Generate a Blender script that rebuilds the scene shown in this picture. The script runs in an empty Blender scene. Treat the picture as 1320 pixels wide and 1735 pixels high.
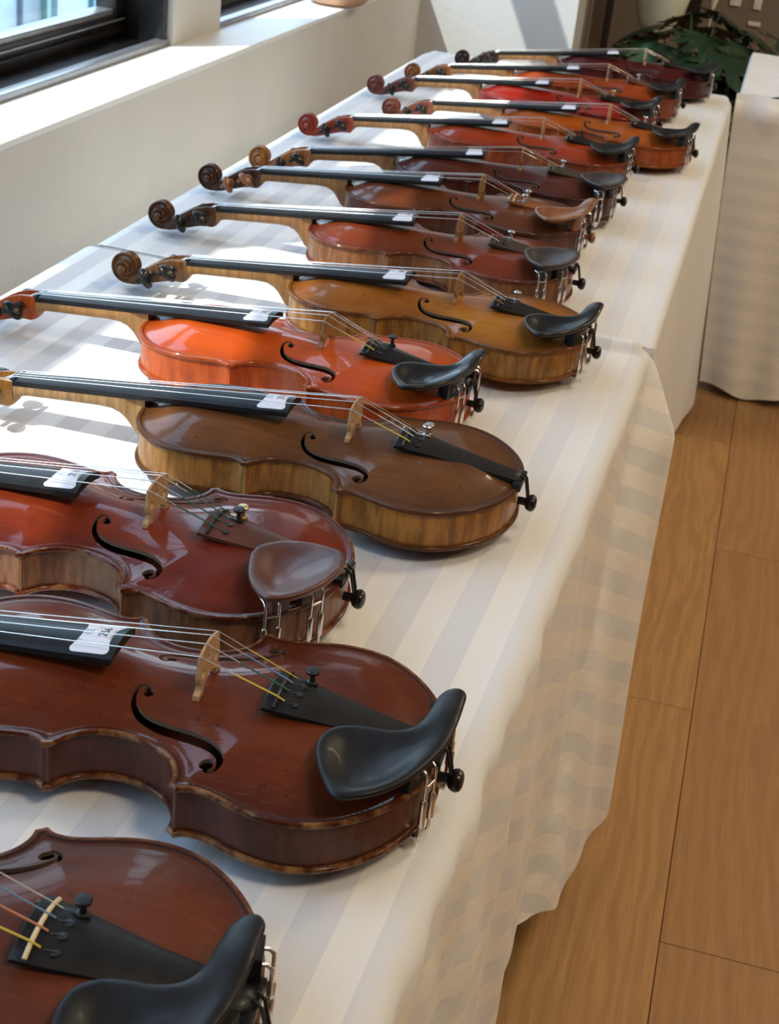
import bpy, bmesh, math, random
import numpy as np
from mathutils import Vector, Matrix, geometry
random.seed(7); RNG = np.random.RandomState(7)
PI = math.pi
scn = bpy.context.scene
COL = scn.collection

# ------------------------------------------------------------------ camera
F_PX, CAM_H = 2547.1, 0.59528
right = Vector((0.9618225, 0.2516102, 0.1076560))
up = Vector((-0.2053593, 0.4035220, 0.8916264))
fwd = Vector((-0.1809007, 0.8796945, -0.4397870))
cd = bpy.data.cameras.new('camera'); cam = bpy.data.objects.new('camera', cd); COL.objects.link(cam)
cd.sensor_fit = 'HORIZONTAL'; cd.sensor_width = 36.0; cd.lens = F_PX / 1320.0 * 36.0
cd.clip_start = 0.02; cd.clip_end = 200
m = Matrix((right, up, -fwd)).transposed().to_4x4(); m.translation = Vector((0, 0, CAM_H)); cam.matrix_world = m
cd.dof.use_dof = True; cd.dof.focus_distance = 1.15; cd.dof.aperture_fstop = 30
scn.camera = cam

# ------------------------------------------------------------------ world, sun, lamps, exposure
SUN_DIR = Vector((0.5, 0.60, -1.0)).normalized()
world = bpy.data.worlds.new('world'); scn.world = world; world.use_nodes = True
wn = world.node_tree.nodes; wl = world.node_tree.links; wn.clear()
wo = wn.new('ShaderNodeOutputWorld'); wb = wn.new('ShaderNodeBackground'); wb.inputs[1].default_value = 2.8
tcw = wn.new('ShaderNodeTexCoord'); sepw = wn.new('ShaderNodeSeparateXYZ'); rmp = wn.new('ShaderNodeValToRGB')
wl.new(tcw.outputs['Generated'], sepw.inputs[0]); wl.new(sepw.outputs['Z'], rmp.inputs[0])
rmp.color_ramp.elements[0].position = 0.0; rmp.color_ramp.elements[0].color = (0.70, 0.87, 1.0, 1)
rmp.color_ramp.elements[1].position = 0.9; rmp.color_ramp.elements[1].color = (0.42, 0.62, 1.0, 1)
wl.new(rmp.outputs[0], wb.inputs[0]); wl.new(wb.outputs[0], wo.inputs[0])
sl = bpy.data.lights.new('sun', 'SUN'); so = bpy.data.objects.new('sun', sl); COL.objects.link(so)
sl.energy = 3.3; sl.angle = math.radians(0.55); sl.color = (1.0, 0.95, 0.87)
so.rotation_euler = SUN_DIR.to_track_quat('-Z', 'Y').to_euler(); so.location = (-3, -3, 6)
CEIL = 2.25
def ceiling_lamp_light(x, y, e, s=0.6):
    l = bpy.data.lights.new('ceiling_light', 'AREA'); l.shape = 'DISK'; l.size = s; l.energy = e; l.color = (1.0, 0.81, 0.56)
    o = bpy.data.objects.new('ceiling_light', l); COL.objects.link(o); o.location = (x, y, CEIL - 0.05)
LAMPS = [(1.05, 0.1), (1.05, 2.3), (1.05, 4.6), (2.8, 1.2), (2.8, 3.6)]
for (lx, ly) in LAMPS: ceiling_lamp_light(lx, ly, 14.5 if lx < 2 else 10)
for (ya, yb) in ((-0.32, 1.2), (1.51, 3.03), (3.35, 4.77), (-2.2, -0.64)):
    l = bpy.data.lights.new('window_portal', 'AREA'); l.shape = 'RECTANGLE'; l.size = yb - ya; l.size_y = 1.87
    o = bpy.data.objects.new('window_portal', l); COL.objects.link(o); o.location = (-1.345, (ya + yb) / 2, 0.98)
    o.rotation_euler = Matrix(((0, 0, -1), (1, 0, 0), (0, -1, 0))).to_euler()
    l.cycles.is_portal = True
vs = scn.view_settings
vs.view_transform = 'Standard'; vs.look = 'None'; vs.exposure = 0.72; vs.gamma = 1.0; vs.use_curve_mapping = False
scn.cycles.use_denoising = True
scn.cycles.max_bounces = 8; scn.cycles.diffuse_bounces = 4; scn.cycles.glossy_bounces = 3; scn.cycles.transparent_max_bounces = 8
scn.cycles.sample_clamp_indirect = 4.0; scn.cycles.caustics_reflective = False; scn.cycles.caustics_refractive = False

# ------------------------------------------------------------------ helpers
def smooth01(x): x = np.clip(x, 0, 1); return x * x * (3 - 2 * x)
def lin(c):
    return tuple(((v / 255.0) / 12.92 if v / 255.0 <= 0.04045 else ((v / 255.0 + 0.055) / 1.055) ** 2.4) for v in c)
class MB:
    def __init__(s): s.v = []; s.f = []; s.mi = []; s.cur = 0; s.att = {}
    def add(s, verts, faces):
        o = len(s.v); s.v.extend([tuple(map(float, p)) for p in verts])
        for f in faces: s.f.append(tuple(i + o for i in f)); s.mi.append(s.cur)
        return o
    def box(s, x0, x1, y0, y1, z0, z1, bev=0.0):
        if bev <= 0:
            V = [(x, y, z) for x in (x0, x1) for y in (y0, y1) for z in (z0, z1)]
            return s.add(V, [(0, 1, 3, 2), (4, 6, 7, 5), (0, 4, 5, 1), (2, 3, 7, 6), (0, 2, 6, 4), (1, 5, 7, 3)])
        b = bmesh.new(); bmesh.ops.create_cube(b, size=1)
        for v in b.verts: v.co = Vector(((x0 + x1) / 2 + v.co.x * (x1 - x0), (y0 + y1) / 2 + v.co.y * (y1 - y0), (z0 + z1) / 2 + v.co.z * (z1 - z0)))
        bmesh.ops.bevel(b, geom=b.edges[:], offset=bev, segments=2, affect='EDGES', profile=0.6)
        b.verts.index_update(); s.add([v.co for v in b.verts], [[v.index for v in f.verts] for f in b.faces]); b.free()
    def tube(s, pts, r, n=8, caps=True):
        pts = [Vector(p) for p in pts]; k = len(pts); rs = r if hasattr(r, '__len__') else [r] * k
        V = []; F = []; prev = None
        for i, p in enumerate(pts):
            t = (pts[min(i + 1, k - 1)] - pts[max(i - 1, 0)]).normalized()
            if prev is None: a = t.orthogonal().normalized()
            else: a = (prev - t * prev.dot(t)); a = a.normalized() if a.length > 1e-6 else t.orthogonal().normalized()
            prev = a; b = t.cross(a)
            for j in range(n):
                th = 2 * PI * j / n; V.append(p + (a * math.cos(th) + b * math.sin(th)) * rs[i])
        for i in range(k - 1):
            for j in range(n): F.append((i * n + j, i * n + (j + 1) % n, (i + 1) * n + (j + 1) % n, (i + 1) * n + j))
        if caps: F.append(tuple(range(n - 1, -1, -1))); F.append(tuple((k - 1) * n + j for j in range(n)))
        return s.add(V, F)
    def lathe(s, prof, origin=(0, 0, 0), axis=(0, 0, 1), n=20, sq=(1, 1)):
        ax = Vector(axis).normalized(); a = ax.orthogonal().normalized(); b = ax.cross(a); O = Vector(origin); V = []; F = []
        for (r, h) in prof:
            for j in range(n):
                th = 2 * PI * j / n; V.append(O + ax * h + (a * math.cos(th) * sq[0] + b * math.sin(th) * sq[1]) * max(r, 1e-5))
        k = len(prof)
        for i in range(k - 1):
            for j in range(n): F.append((i * n + j, i * n + (j + 1) % n, (i + 1) * n + (j + 1) % n, (i + 1) * n + j))
        F.append(tuple(range(n - 1, -1, -1))); F.append(tuple((k - 1) * n + j for j in range(n)))
        return s.add(V, F)
    def loft(s, secs, caps=True, closed=True):
        n = len(secs[0]); V = [p for sc in secs for p in sc]; F = []
        for i in range(len(secs) - 1):
            for j in range(n if closed else n - 1): F.append((i * n + j, i * n + (j + 1) % n, (i + 1) * n + (j + 1) % n, (i + 1) * n + j))
        if caps: F.append(tuple(range(n - 1, -1, -1))); F.append(tuple((len(secs) - 1) * n + j for j in range(n)))
        return s.add(V, F)
    def grid(s, P):
        nu, nv = len(P), len(P[0])
        return s.add([p for r in P for p in r], [(i * nv + j, i * nv + j + 1, (i + 1) * nv + j + 1, (i + 1) * nv + j) for i in range(nu - 1) for j in range(nv - 1)])
    def mesh(s, name, mats=1, smooth=True, angle=35, fix=True):
        me = bpy.data.meshes.new(name); me.from_pydata(s.v, [], s.f)
        for _ in range(mats): me.materials.append(None)
        if mats > 1: me.polygons.foreach_set('material_index', s.mi)
        for k, a in s.att.items():
            at = me.attributes.new(k, 'FLOAT', 'POINT'); at.data.foreach_set('value', np.array(a, dtype=np.float32))
        me.update()
        if fix:
            b = bmesh.new(); b.from_mesh(me); bmesh.ops.recalc_face_normals(b, faces=b.faces[:]); b.to_mesh(me); b.free()
        if smooth:
            me.polygons.foreach_set('use_smooth', [True] * len(me.polygons)); me.set_sharp_from_angle(angle=math.radians(angle))
        return me
def link(name, me, mats, parent=None, label=None, cat=None, group=None, kind=None, loc=None, rot=None):
    o = bpy.data.objects.new(name, me); COL.objects.link(o)
    if not isinstance(mats, (list, tuple)): mats = [mats]
    for i, mt in enumerate(mats):
        o.material_slots[i].link = 'OBJECT'; o.material_slots[i].material = mt
    if parent is not None: o.parent = parent
    if loc is not None: o.location = loc
    if rot is not None: o.rotation_euler = rot
    for k, v in (('label', label), ('category', cat), ('group', group), ('kind', kind)):
        if v: o[k] = v
    return o
def thing(name, loc, rz, label, cat, group=None):
    o = bpy.data.objects.new(name, None); COL.objects.link(o); o.location = loc; o.rotation_euler = (0, 0, rz); o.empty_display_size = 0.05
    o['label'] = label; o['category'] = cat
    if group: o['group'] = group
    return o
def catmull(pts, step, closed=False):
    P = [np.array(p, float) for p in pts]; n = len(P); out = []
    rng = range(n) if closed else range(n - 1)
    for i in rng:
        if closed: p0, p1, p2, p3 = P[(i - 1) % n], P[i], P[(i + 1) % n], P[(i + 2) % n]
        else: p1, p2 = P[i], P[i + 1]; p0 = P[i - 1] if i > 0 else 2 * p1 - p2; p3 = P[i + 2] if i + 2 < n else 2 * p2 - p1
        t0 = 0; t1 = t0 + max(np.linalg.norm(p1 - p0), 1e-9) ** .5; t2 = t1 + max(np.linalg.norm(p2 - p1), 1e-9) ** .5; t3 = t2 + max(np.linalg.norm(p3 - p2), 1e-9) ** .5
        k = max(1, int(round(np.linalg.norm(p2 - p1) / step)))
        for j in range(k):
            t = t1 + (t2 - t1) * j / k
            A1 = (t1 - t) / (t1 - t0) * p0 + (t - t0) / (t1 - t0) * p1; A2 = (t2 - t) / (t2 - t1) * p1 + (t - t1) / (t2 - t1) * p2; A3 = (t3 - t) / (t3 - t2) * p2 + (t - t2) / (t3 - t2) * p3
            B1 = (t2 - t) / (t2 - t0) * A1 + (t - t0) / (t2 - t0) * A2; B2 = (t3 - t) / (t3 - t1) * A2 + (t - t1) / (t3 - t1) * A3
            out.append((t2 - t) / (t2 - t1) * B1 + (t - t1) / (t2 - t1) * B2)
    if not closed: out.append(P[-1])
    return np.array(out)
def dist_poly(pts, poly, closed=True):
    pts = np.asarray(pts, float); A = poly; B = np.roll(poly, -1, axis=0)
    if not closed: A = A[:-1]; B = B[:-1]
    out = np.full(len(pts), 1e9); BA = B - A; L = np.maximum((BA ** 2).sum(1), 1e-18)
    for s0 in range(0, len(pts), 2000):
        p = pts[s0:s0 + 2000]; d = p[:, None, :] - A[None]; t = np.clip((d * BA[None]).sum(2) / L[None], 0, 1)
        out[s0:s0 + 2000] = np.sqrt((((d - t[:, :, None] * BA[None])) ** 2).sum(2).min(1))
    return out
def inside(pts, poly):
    x, y = pts[:, 0], pts[:, 1]; c = np.zeros(len(pts), bool); n = len(poly); j = n - 1
    for i in range(n):
        xi, yi = poly[i]; xj, yj = poly[j]
        if yi != yj: c ^= ((yi > y) != (yj > y)) & (x < (xj - xi) * (y - yi) / (yj - yi) + xi)
        j = i
    return c
def offset_in(poly, d, area_sign):
    a = np.roll(poly, 1, axis=0); b = np.roll(poly, -1, axis=0); t = b - a; t /= np.maximum(np.linalg.norm(t, axis=1), 1e-12)[:, None]
    n = np.stack([-t[:, 1], t[:, 0]], 1) * area_sign
    return poly + n * d
def cdt(poly, holes, extra):
    V = [Vector((float(x), float(y))) for x, y in poly]; E = [(i, (i + 1) % len(poly)) for i in range(len(poly))]
    for h in holes:
        o = len(V); V += [Vector((float(x), float(y))) for x, y in h]; E += [(o + i, o + (i + 1) % len(h)) for i in range(len(h))]
    V += [Vector((float(x), float(y))) for x, y in extra]
    r = geometry.delaunay_2d_cdt(V, E, [], 0, 1e-7)
    vv = np.array([(p.x, p.y) for p in r[0]]); ff = np.array([f for f in r[2] if len(f) == 3])
    return vv, ff

# ------------------------------------------------------------------ materials
def newmat(name):
    mt = bpy.data.materials.new(name); mt.use_nodes = True; nt = mt.node_tree
    return mt, nt.nodes, nt.links, nt.nodes['Principled BSDF']
def N(nodes, typ, **kw):
    n = nodes.new(typ)
    for k, v in kw.items(): setattr(n, k, v)
    return n
def math_n(nd, lk, op, a, b=None, c=None, clamp=False):
    n = nd.new('ShaderNodeMath'); n.operation = op; n.use_clamp = clamp
    for i, v in enumerate((a, b, c)):
        if v is None: continue
        if isinstance(v, (int, float)): n.inputs[i].default_value = v
        else: lk.new(v, n.inputs[i])
    return n.outputs[0]
def mix_n(nd, lk, fac, a, b, blend='MIX'):
    n = nd.new('ShaderNodeMix'); n.data_type = 'RGBA'; n.blend_type = blend
    for i, v in ((0, fac), (6, a), (7, b)):
        if isinstance(v, (int, float)): n.inputs[i].default_value = v
        elif isinstance(v, tuple): n.inputs[i].default_value = (v[0], v[1], v[2], 1)
        else: lk.new(v, n.inputs[i])
    return n.outputs[2]
def coords(nd, lk, scale=(1, 1, 1), rot=(0, 0, 0), loc=(0, 0, 0)):
    t = nd.new('ShaderNodeTexCoord'); mp = nd.new('ShaderNodeMapping'); lk.new(t.outputs['Object'], mp.inputs[0])
    mp.inputs['Scale'].default_value = scale; mp.inputs['Rotation'].default_value = rot; mp.inputs['Location'].default_value = loc
    return mp.outputs[0]
def noise(nd, lk, vec, scale, detail=3, rough=0.5, out=0):
    n = nd.new('ShaderNodeTexNoise'); n.inputs['Scale'].default_value = scale; n.inputs['Detail'].default_value = detail; n.inputs['Roughness'].default_value = rough
    lk.new(vec, n.inputs['Vector']); return n.outputs[out]
def ramp(nd, lk, v, p0, p1, c0=(0, 0, 0), c1=(1, 1, 1)):
    r = nd.new('ShaderNodeValToRGB'); lk.new(v, r.inputs[0]); r.color_ramp.elements[0].position = p0; r.color_ramp.elements[1].position = p1
    r.color_ramp.elements[0].color = (*c0, 1); r.color_ramp.elements[1].color = (*c1, 1); return r.outputs[0]
def bump(nd, lk, h, dist, strength=1.0):
    b = nd.new('ShaderNodeBump'); b.inputs['Strength'].default_value = strength; b.inputs['Distance'].default_value = dist; lk.new(h, b.inputs['Height']); return b.outputs[0]
def simple(name, col, rough=0.5, metal=0.0, coat=0.0, spec=0.5, nscale=None, namp=0.15, bmp=0.0):
    mt, nd, lk, b = newmat(name)
    b.inputs['Roughness'].default_value = rough; b.inputs['Metallic'].default_value = metal
    b.inputs['Coat Weight'].default_value = coat; b.inputs['Coat Roughness'].default_value = 0.1; b.inputs['Specular IOR Level'].default_value = spec
    v = coords(nd, lk); n = noise(nd, lk, v, nscale or 30, 4)
    lo = tuple(c * (1 - namp) for c in col); hi = tuple(min(1, c * (1 + namp)) for c in col)
    lk.new(ramp(nd, lk, n, 0.3, 0.7, lo, hi), b.inputs['Base Color'])
    if bmp: lk.new(bump(nd, lk, n, bmp), b.inputs['Normal'])
    return mt
DARK = .60; DARKR = .72
def varnish_top(name, ca, cb, edge, seed, worn=0.5, rough=0.26, coat=0.5, grainamt=0.22, cedge=None):
    """spruce belly: fine straight grain, varnish in two tones, inlaid purfling, rubbed edge"""
    mt, nd, lk, b = newmat(name)
    edge = tuple(c * .55 for c in edge); ca = tuple(c * DARK for c in ca); cb = tuple(c * DARK for c in cb)
    big = noise(nd, lk, coords(nd, lk, (1, 1.4, 1), loc=(seed, seed * .7, 0)), 9, 4, .6)
    col = mix_n(nd, lk, ramp(nd, lk, big, .38, .66), ca, cb)
    gr = noise(nd, lk, coords(nd, lk, (3, 520, 3), loc=(seed, 0, 0)), 1.0, 2, .6)
    col = mix_n(nd, lk, grainamt, col, ramp(nd, lk, gr, .35, .62, (.25, .22, .2), (1, 1, 1)), 'MULTIPLY')
    fl = noise(nd, lk, coords(nd, lk, (40, 900, 40), loc=(seed * 3, 0, 0)), 1.0, 1, .5)
    col = mix_n(nd, lk, ramp(nd, lk, fl, .70, .76, (0, 0, 0), (.4 * worn, .4 * worn, .4 * worn)), col, edge)
    sp = noise(nd, lk, coords(nd, lk, (1, 1, 1), loc=(0, seed, 0)), 160, 2, .7)
    col = mix_n(nd, lk, ramp(nd, lk, sp, .66, .72, (0, 0, 0), (.7 * worn,) * 3), col, tuple(c * .25 for c in ca))
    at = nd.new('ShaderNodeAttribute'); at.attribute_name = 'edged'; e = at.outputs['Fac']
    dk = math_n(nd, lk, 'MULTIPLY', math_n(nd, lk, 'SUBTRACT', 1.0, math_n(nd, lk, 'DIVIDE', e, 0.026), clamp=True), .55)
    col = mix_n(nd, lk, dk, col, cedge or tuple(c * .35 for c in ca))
    p1 = math_n(nd, lk, 'COMPARE', e, 0.0043, 0.00062)
    col = mix_n(nd, lk, math_n(nd, lk, 'MULTIPLY', p1, .8), col, (.008, .005, .004))
    wn_ = noise(nd, lk, coords(nd, lk, loc=(seed, 0, seed)), 75, 4, .7)
    ew = math_n(nd, lk, 'MULTIPLY', math_n(nd, lk, 'LESS_THAN', e, 0.0026), ramp(nd, lk, wn_, .54 - .14 * worn, .74 - .08 * worn))
    col = mix_n(nd, lk, ew, col, edge)
    lk.new(col, b.inputs['Base Color'])
    b.inputs['Roughness'].default_value = rough + .16; b.inputs['Specular IOR Level'].default_value = .10
    b.inputs['Coat Weight'].default_value = coat * .75; b.inputs['Coat Roughness'].default_value = rough * .36
    hsum = math_n(nd, lk, 'ADD', math_n(nd, lk, 'MULTIPLY', gr, .35), math_n(nd, lk, 'MULTIPLY', noise(nd, lk, coords(nd, lk), 90, 3, .6), .8))
    bn = bump(nd, lk, hsum, .00018); lk.new(bn, b.inputs['Normal']); lk.new(bump(nd, lk, hsum, .0001), b.inputs['Coat Normal'])
    return mt
def maple(name, ca, cb, seed, mode='s', flame=0.6, period=0.008, rough=0.3, coat=0.4, dirt=None):
    """flamed maple: bands across the piece (arc length attribute s on the ribs, local x on neck and scroll)"""
    mt, nd, lk, b = newmat(name); ca = tuple(c * DARKR for c in ca); cb = tuple(c * DARKR * .85 for c in cb)
    if mode == 's':
        at = nd.new('ShaderNodeAttribute'); at.attribute_name = 's'; u = at.outputs['Fac']
        tc = nd.new('ShaderNodeTexCoord'); sp = nd.new('ShaderNodeSeparateXYZ'); lk.new(tc.outputs['Object'], sp.inputs[0]); z = sp.outputs['Z']
    else:
        tc = nd.new('ShaderNodeTexCoord'); sp = nd.new('ShaderNodeSeparateXYZ'); lk.new(tc.outputs['Object'], sp.inputs[0]); u = sp.outputs['X']; z = sp.outputs['Z']
    cb_ = nd.new('ShaderNodeCombineXYZ'); lk.new(math_n(nd, lk, 'MULTIPLY', u, 1.0 / period), cb_.inputs[0]); lk.new(math_n(nd, lk, 'MULTIPLY', z, 22.0), cb_.inputs[1]); cb_.inputs[2].default_value = seed
    n = noise(nd, lk, cb_.outputs[0], 1.0, 3, .6)
    col = mix_n(nd, lk, math_n(nd, lk, 'MULTIPLY', ramp(nd, lk, n, .38, .62), flame), ca, cb)
    d = noise(nd, lk, coords(nd, lk, loc=(seed, 0, 0)), 45, 4, .7)
    col = mix_n(nd, lk, ramp(nd, lk, d, .5, .75, (0, 0, 0), (.55, .55, .55)), col, dirt or tuple(c * .4 for c in ca))
    lk.new(col, b.inputs['Base Color']); b.inputs['Roughness'].default_value = rough + .1
    b.inputs['Coat Weight'].default_value = coat * .6; b.inputs['Coat Roughness'].default_value = rough * .6; b.inputs['Specular IOR Level'].default_value = .2
    lk.new(bump(nd, lk, d, .00015), b.inputs['Normal'])
    return mt
EBONY = simple('ebony', (.010, .010, .010), .34, coat=.25, spec=.2, nscale=60, namp=.35, bmp=.00004)
EBONY_FB = simple('ebony_fingerboard', (.012, .012, .013), .38, coat=.04, spec=.2, nscale=80, namp=.3)
MATTE_BLACK = simple('matte_ebony', (.012, .012, .013), .42, coat=.05, spec=.2, nscale=70, namp=.3)
BOXWOOD = simple('boxwood', (.22, .075, .025), .35, coat=.4, nscale=25, namp=.3)
ROSEWOOD = simple('rosewood', (.085, .025, .015), .46, coat=.12, nscale=22, namp=.3)
DARKROSE = simple('dark_rosewood', (.030, .016, .013), .46, coat=.1, nscale=30, namp=.3)
BRIDGEM = simple('bridge_maple', lin((172, 136, 98)), .55, nscale=120, namp=.18)
BRIDGEOLD = simple('aged_bridge_maple', lin((138, 98, 58)), .55, nscale=120, namp=.2)
NICKEL = simple('nickel', (.72, .70, .68), .22, metal=1.0, nscale=50, namp=.08)
BRASS = simple('brass', (.75, .55, .25), .3, metal=1.0, nscale=50, namp=.1)
STRINGM = simple('string_metal', (.86, .85, .83), .25, metal=.8, nscale=300, namp=.05)
GUT = simple('black_tail_gut', (.01, .01, .01), .4)
IVORYM = simple('pale_wood', lin((205, 190, 150)), .5)
SILKS = {k: simple('silk_' + k, lin(v), .6) for k, v in dict(yellow=(205, 175, 60), green=(40, 85, 70), blue=(95, 130, 165), red=(150, 60, 50), gold=(150, 110, 55), pink=(190, 120, 90)).items()}
PAPER = simple('label_paper', lin((225, 228, 240)), .55, nscale=200, namp=.02)
INK = simple('label_ink', (.03, .03, .05), .6)
INKGREY = simple('label_ink_grey', (.28, .29, .34), .6)
DARKIN = simple('bare_inner_wood', (.10, .06, .035), .8)

# ================================================================== VIOLIN SHAPE (local: x from tail to scroll, +y the bass side, z up from the back edge)
Z0 = 0.0145
ZE = 0.0368
half = [
    [(0, 0), (.0012, .016), (.0048, .034), (.013, .054), (.026, .0735), (.044, .0905), (.060, .0990), (.074, .1022), (.090, .1018), (.106, .0980), (.119, .0935), (.129, .0912), (.137, .0918), (.1420, .0948)],
    [(.1420, .0948), (.1478, .0905)],
    [(.1478, .0905), (.1482, .0830), (.1515, .0745), (.158, .0665), (.168, .0600), (.180, .0565), (.192, .0555), (.204, .0575), (.214, .0625), (.221, .0690), (.2248, .0750), (.2265, .0790)],
    [(.2265, .0790), (.2322, .0820)],
    [(.2322, .0820), (.2355, .0780), (.242, .0765), (.252, .0780), (.266, .0815), (.282, .0836), (.298, .0828), (.313, .0785), (.327, .0700), (.339, .0575), (.3475, .0430), (.3525, .0280), (.3552, .0130), (.356, 0)],
]
segs = []
for i, h in enumerate(half):
    if i == 0: c = catmull([(.0012, -.016)] + h, .0021); k = int(np.argmin(np.abs(c[:, 1]))); c = c[k:]; c[0] = (0, 0)
    elif i == 4: c = catmull(h + [(.3552, -.0130)], .0021); k = len(c) - 1 - int(np.argmin(np.abs(c[::-1, 1]))); c = c[:k + 1]; c[-1] = (.356, 0)
    else: c = catmull(h, .0021)
    segs.append(c)
side = [segs[0]] + [s[1:] for s in segs[1:]]
hp = np.concatenate(side); other = hp[1:-1][::-1].copy(); other[:, 1] *= -1
OUT = np.concatenate([hp, other])            # closed outline, starts at tail, goes up the bass side
SGN = 1.0
if not inside(offset_in(OUT, .001, 1.0)[50:51], OUT)[0]: SGN = -1.0
hw_x = hp[:, 0]; hw_y = hp[:, 1]
def halfwidth(x): return np.interp(x, hw_x, hw_y)
def arch(x, y, d):
    x = np.asarray(x, float); y = np.asarray(y, float)
    u = np.clip((d - .004) / .050, 0, 1); f1 = np.sin(PI / 2 * u) ** 2
    lw = np.interp(x, [0, .07, .12, .19, .25, .29, .34, .356], [.06, .105, .10, .078, .082, .086, .07, .05])
    f2 = np.cos(PI / 2 * np.clip(np.abs(y) / lw, 0, 1)) ** 2 * np.clip(1 - (np.abs(x - .185) / .2) ** 3, 0, 1)
    return .0138 * (.62 * f1 + .38 * f2 * np.clip(d / .03, 0, 1)) - .0010 * np.exp(-((d - .0075) / .0025) ** 2)
def belly_z(x, y):
    p = np.array([[x, y]]); d = dist_poly(p, OUT)[0]; return ZE + float(arch(x, y, d))
# f-hole: a stroke that swells in the middle, with an eye at each end
fc = catmull([(.1875, .0200), (.1905, .0158), (.1945, .0172), (.1960, .0225), (.1940, .0300), (.1870, .0375), (.1770, .0420), (.1670, .0445), (.1570, .0464), (.1470, .0490), (.1370, .0530), (.1290, .0590), (.1250, .0655), (.1262, .0722), (.1305, .0742), (.1330, .0700)], .0012)
farc = np.concatenate([[0], np.cumsum(np.linalg.norm(np.diff(fc, axis=0), axis=1))]); ft = farc / farc[-1]
fw_ = np.interp(ft, [0, .08, .18, .30, .42, .55, .68, .80, .90, 1.0], [.0010, .0011, .0017, .0032, .0042, .0044, .0040, .0028, .0015, .0013])
tn = np.gradient(fc, axis=0); tn /= np.linalg.norm(tn, axis=1)[:, None]; nn = np.stack([-tn[:, 1], tn[:, 0]], 1)
fpoly = np.concatenate([fc + nn * fw_[:, None], (fc - nn * fw_[:, None])[::-1]])
def circ(c, r, n=18): return np.array([(c[0] + r * math.cos(2 * PI * i / n), c[1] + r * math.sin(2 * PI * i / n)) for i in range(n)])
eyes = [((.1878, .0207), .0034), ((.1322, .0688), .0046)]
def in_f(p):
    p = p.copy(); p[:, 1] = np.abs(p[:, 1]); r = np.zeros(len(p), bool)
    dd = np.sqrt(((p[:, None, :] - fc[None]) ** 2).sum(2)); k = dd.argmin(1); r |= dd.min(1) < fw_[k] * .995
    for c, rad in eyes: r |= np.hypot(p[:, 0] - c[0], p[:, 1] - c[1]) < rad * .985
    return r
def plate_mesh(name, fholes):
    rings = [offset_in(OUT, .0009, SGN)]; ext = []
    for o in (.0020, .0030, .0037, .0043, .0049, .0058, .0075, .0100, .0130):
        r = offset_in(OUT, o, SGN)[::2 if o > .005 else 1]; ok = (dist_poly(r, OUT) > o * .93) & inside(r, OUT); ext.append(r[ok])
    st = .0028 if fholes else .006
    gx, gy = np.meshgrid(np.arange(.002, .356, st), np.arange(-.104, .104, st)); g = np.stack([gx.ravel() + (np.indices(gy.shape)[0].ravel() % 2) * st / 2, gy.ravel()], 1)
    g = g[inside(g, OUT)]; g = g[dist_poly(g, OUT) > .0145]; ext.append(g); ext = np.concatenate(ext)
    holes = []
    if fholes:
        for sg in (1, -1):
            for h in [fpoly] + [circ(c, r) for c, r in eyes]:
                h = h.copy(); h[:, 1] *= sg; holes.append(h)
        nf = ~in_f(ext); pe = ext.copy(); pe[:, 1] = np.abs(pe[:, 1]); nf &= dist_poly(pe, fpoly) > .0007
        for c, r in eyes: nf &= np.abs(np.hypot(pe[:, 0] - c[0], pe[:, 1] - c[1]) - r) > .0006
        ext = ext[nf]
    vv, ff = cdt(rings[0], holes, ext)
    cen = vv[ff].mean(1); keep = inside(cen, rings[0])
    if fholes: keep &= ~in_f(cen)
    ff = ff[keep]; d = dist_poly(vv, OUT); z = arch(vv[:, 0], vv[:, 1], d)
    mb = MB(); mb.add(np.column_stack([vv, z]), ff.tolist()); ed = list(d)
    if fholes:                                   # depth of the f-hole walls
        cnt = {}
        for f in ff:
            for a, b in ((f[0], f[1]), (f[1], f[2]), (f[2], f[0])): cnt.setdefault((min(a, b), max(a, b)), []).append((a, b))
        mp = {}; F = []
        for k, l in cnt.items():
            if len(l) == 1 and d[k[0]] > .005:
                for q in k:
                    if q not in mp: mp[q] = len(mb.v) + len(mp)
                a, b = l[0]; F.append((b, a, mp[a], mp[b]))
        for q in mp: mb.v.append((float(vv[q, 0]), float(vv[q, 1]), float(z[q]) - .0030)); ed.append(float(d[q]))
        for f in F: mb.f.append(tuple(int(i) for i in f)); mb.mi.append(1)
    prof = [(.0009, 0.0, .0009), (.0003, -.0006, .0006), (0, -.0017, 0), (0, -.0026, 0), (.0004, -.0036, .0006), (.0012, -.0040, .0012), (.0055, -.0040, .0022)]
    secs = [np.column_stack([offset_in(OUT, o, SGN), np.full(len(OUT), zz)]) for o, zz, e in prof]
    n = len(OUT); mb.loft([s.tolist() for s in secs], caps=False)
    for o, zz, e in prof: ed += [e] * n
    mb.att['edged'] = ed
    return mb
bm_ = plate_mesh('top_plate', True)
bm_.v = [(x, y, z + ZE) for x, y, z in bm_.v]; TOP = bm_.mesh('top_plate', 2, angle=50)
bk = plate_mesh('back_plate', False); bk.v = [(x, y, -z + 0.0 if True else 0) for x, y, z in bk.v]; BACK = bk.mesh('back_plate', 1, angle=50)
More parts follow.
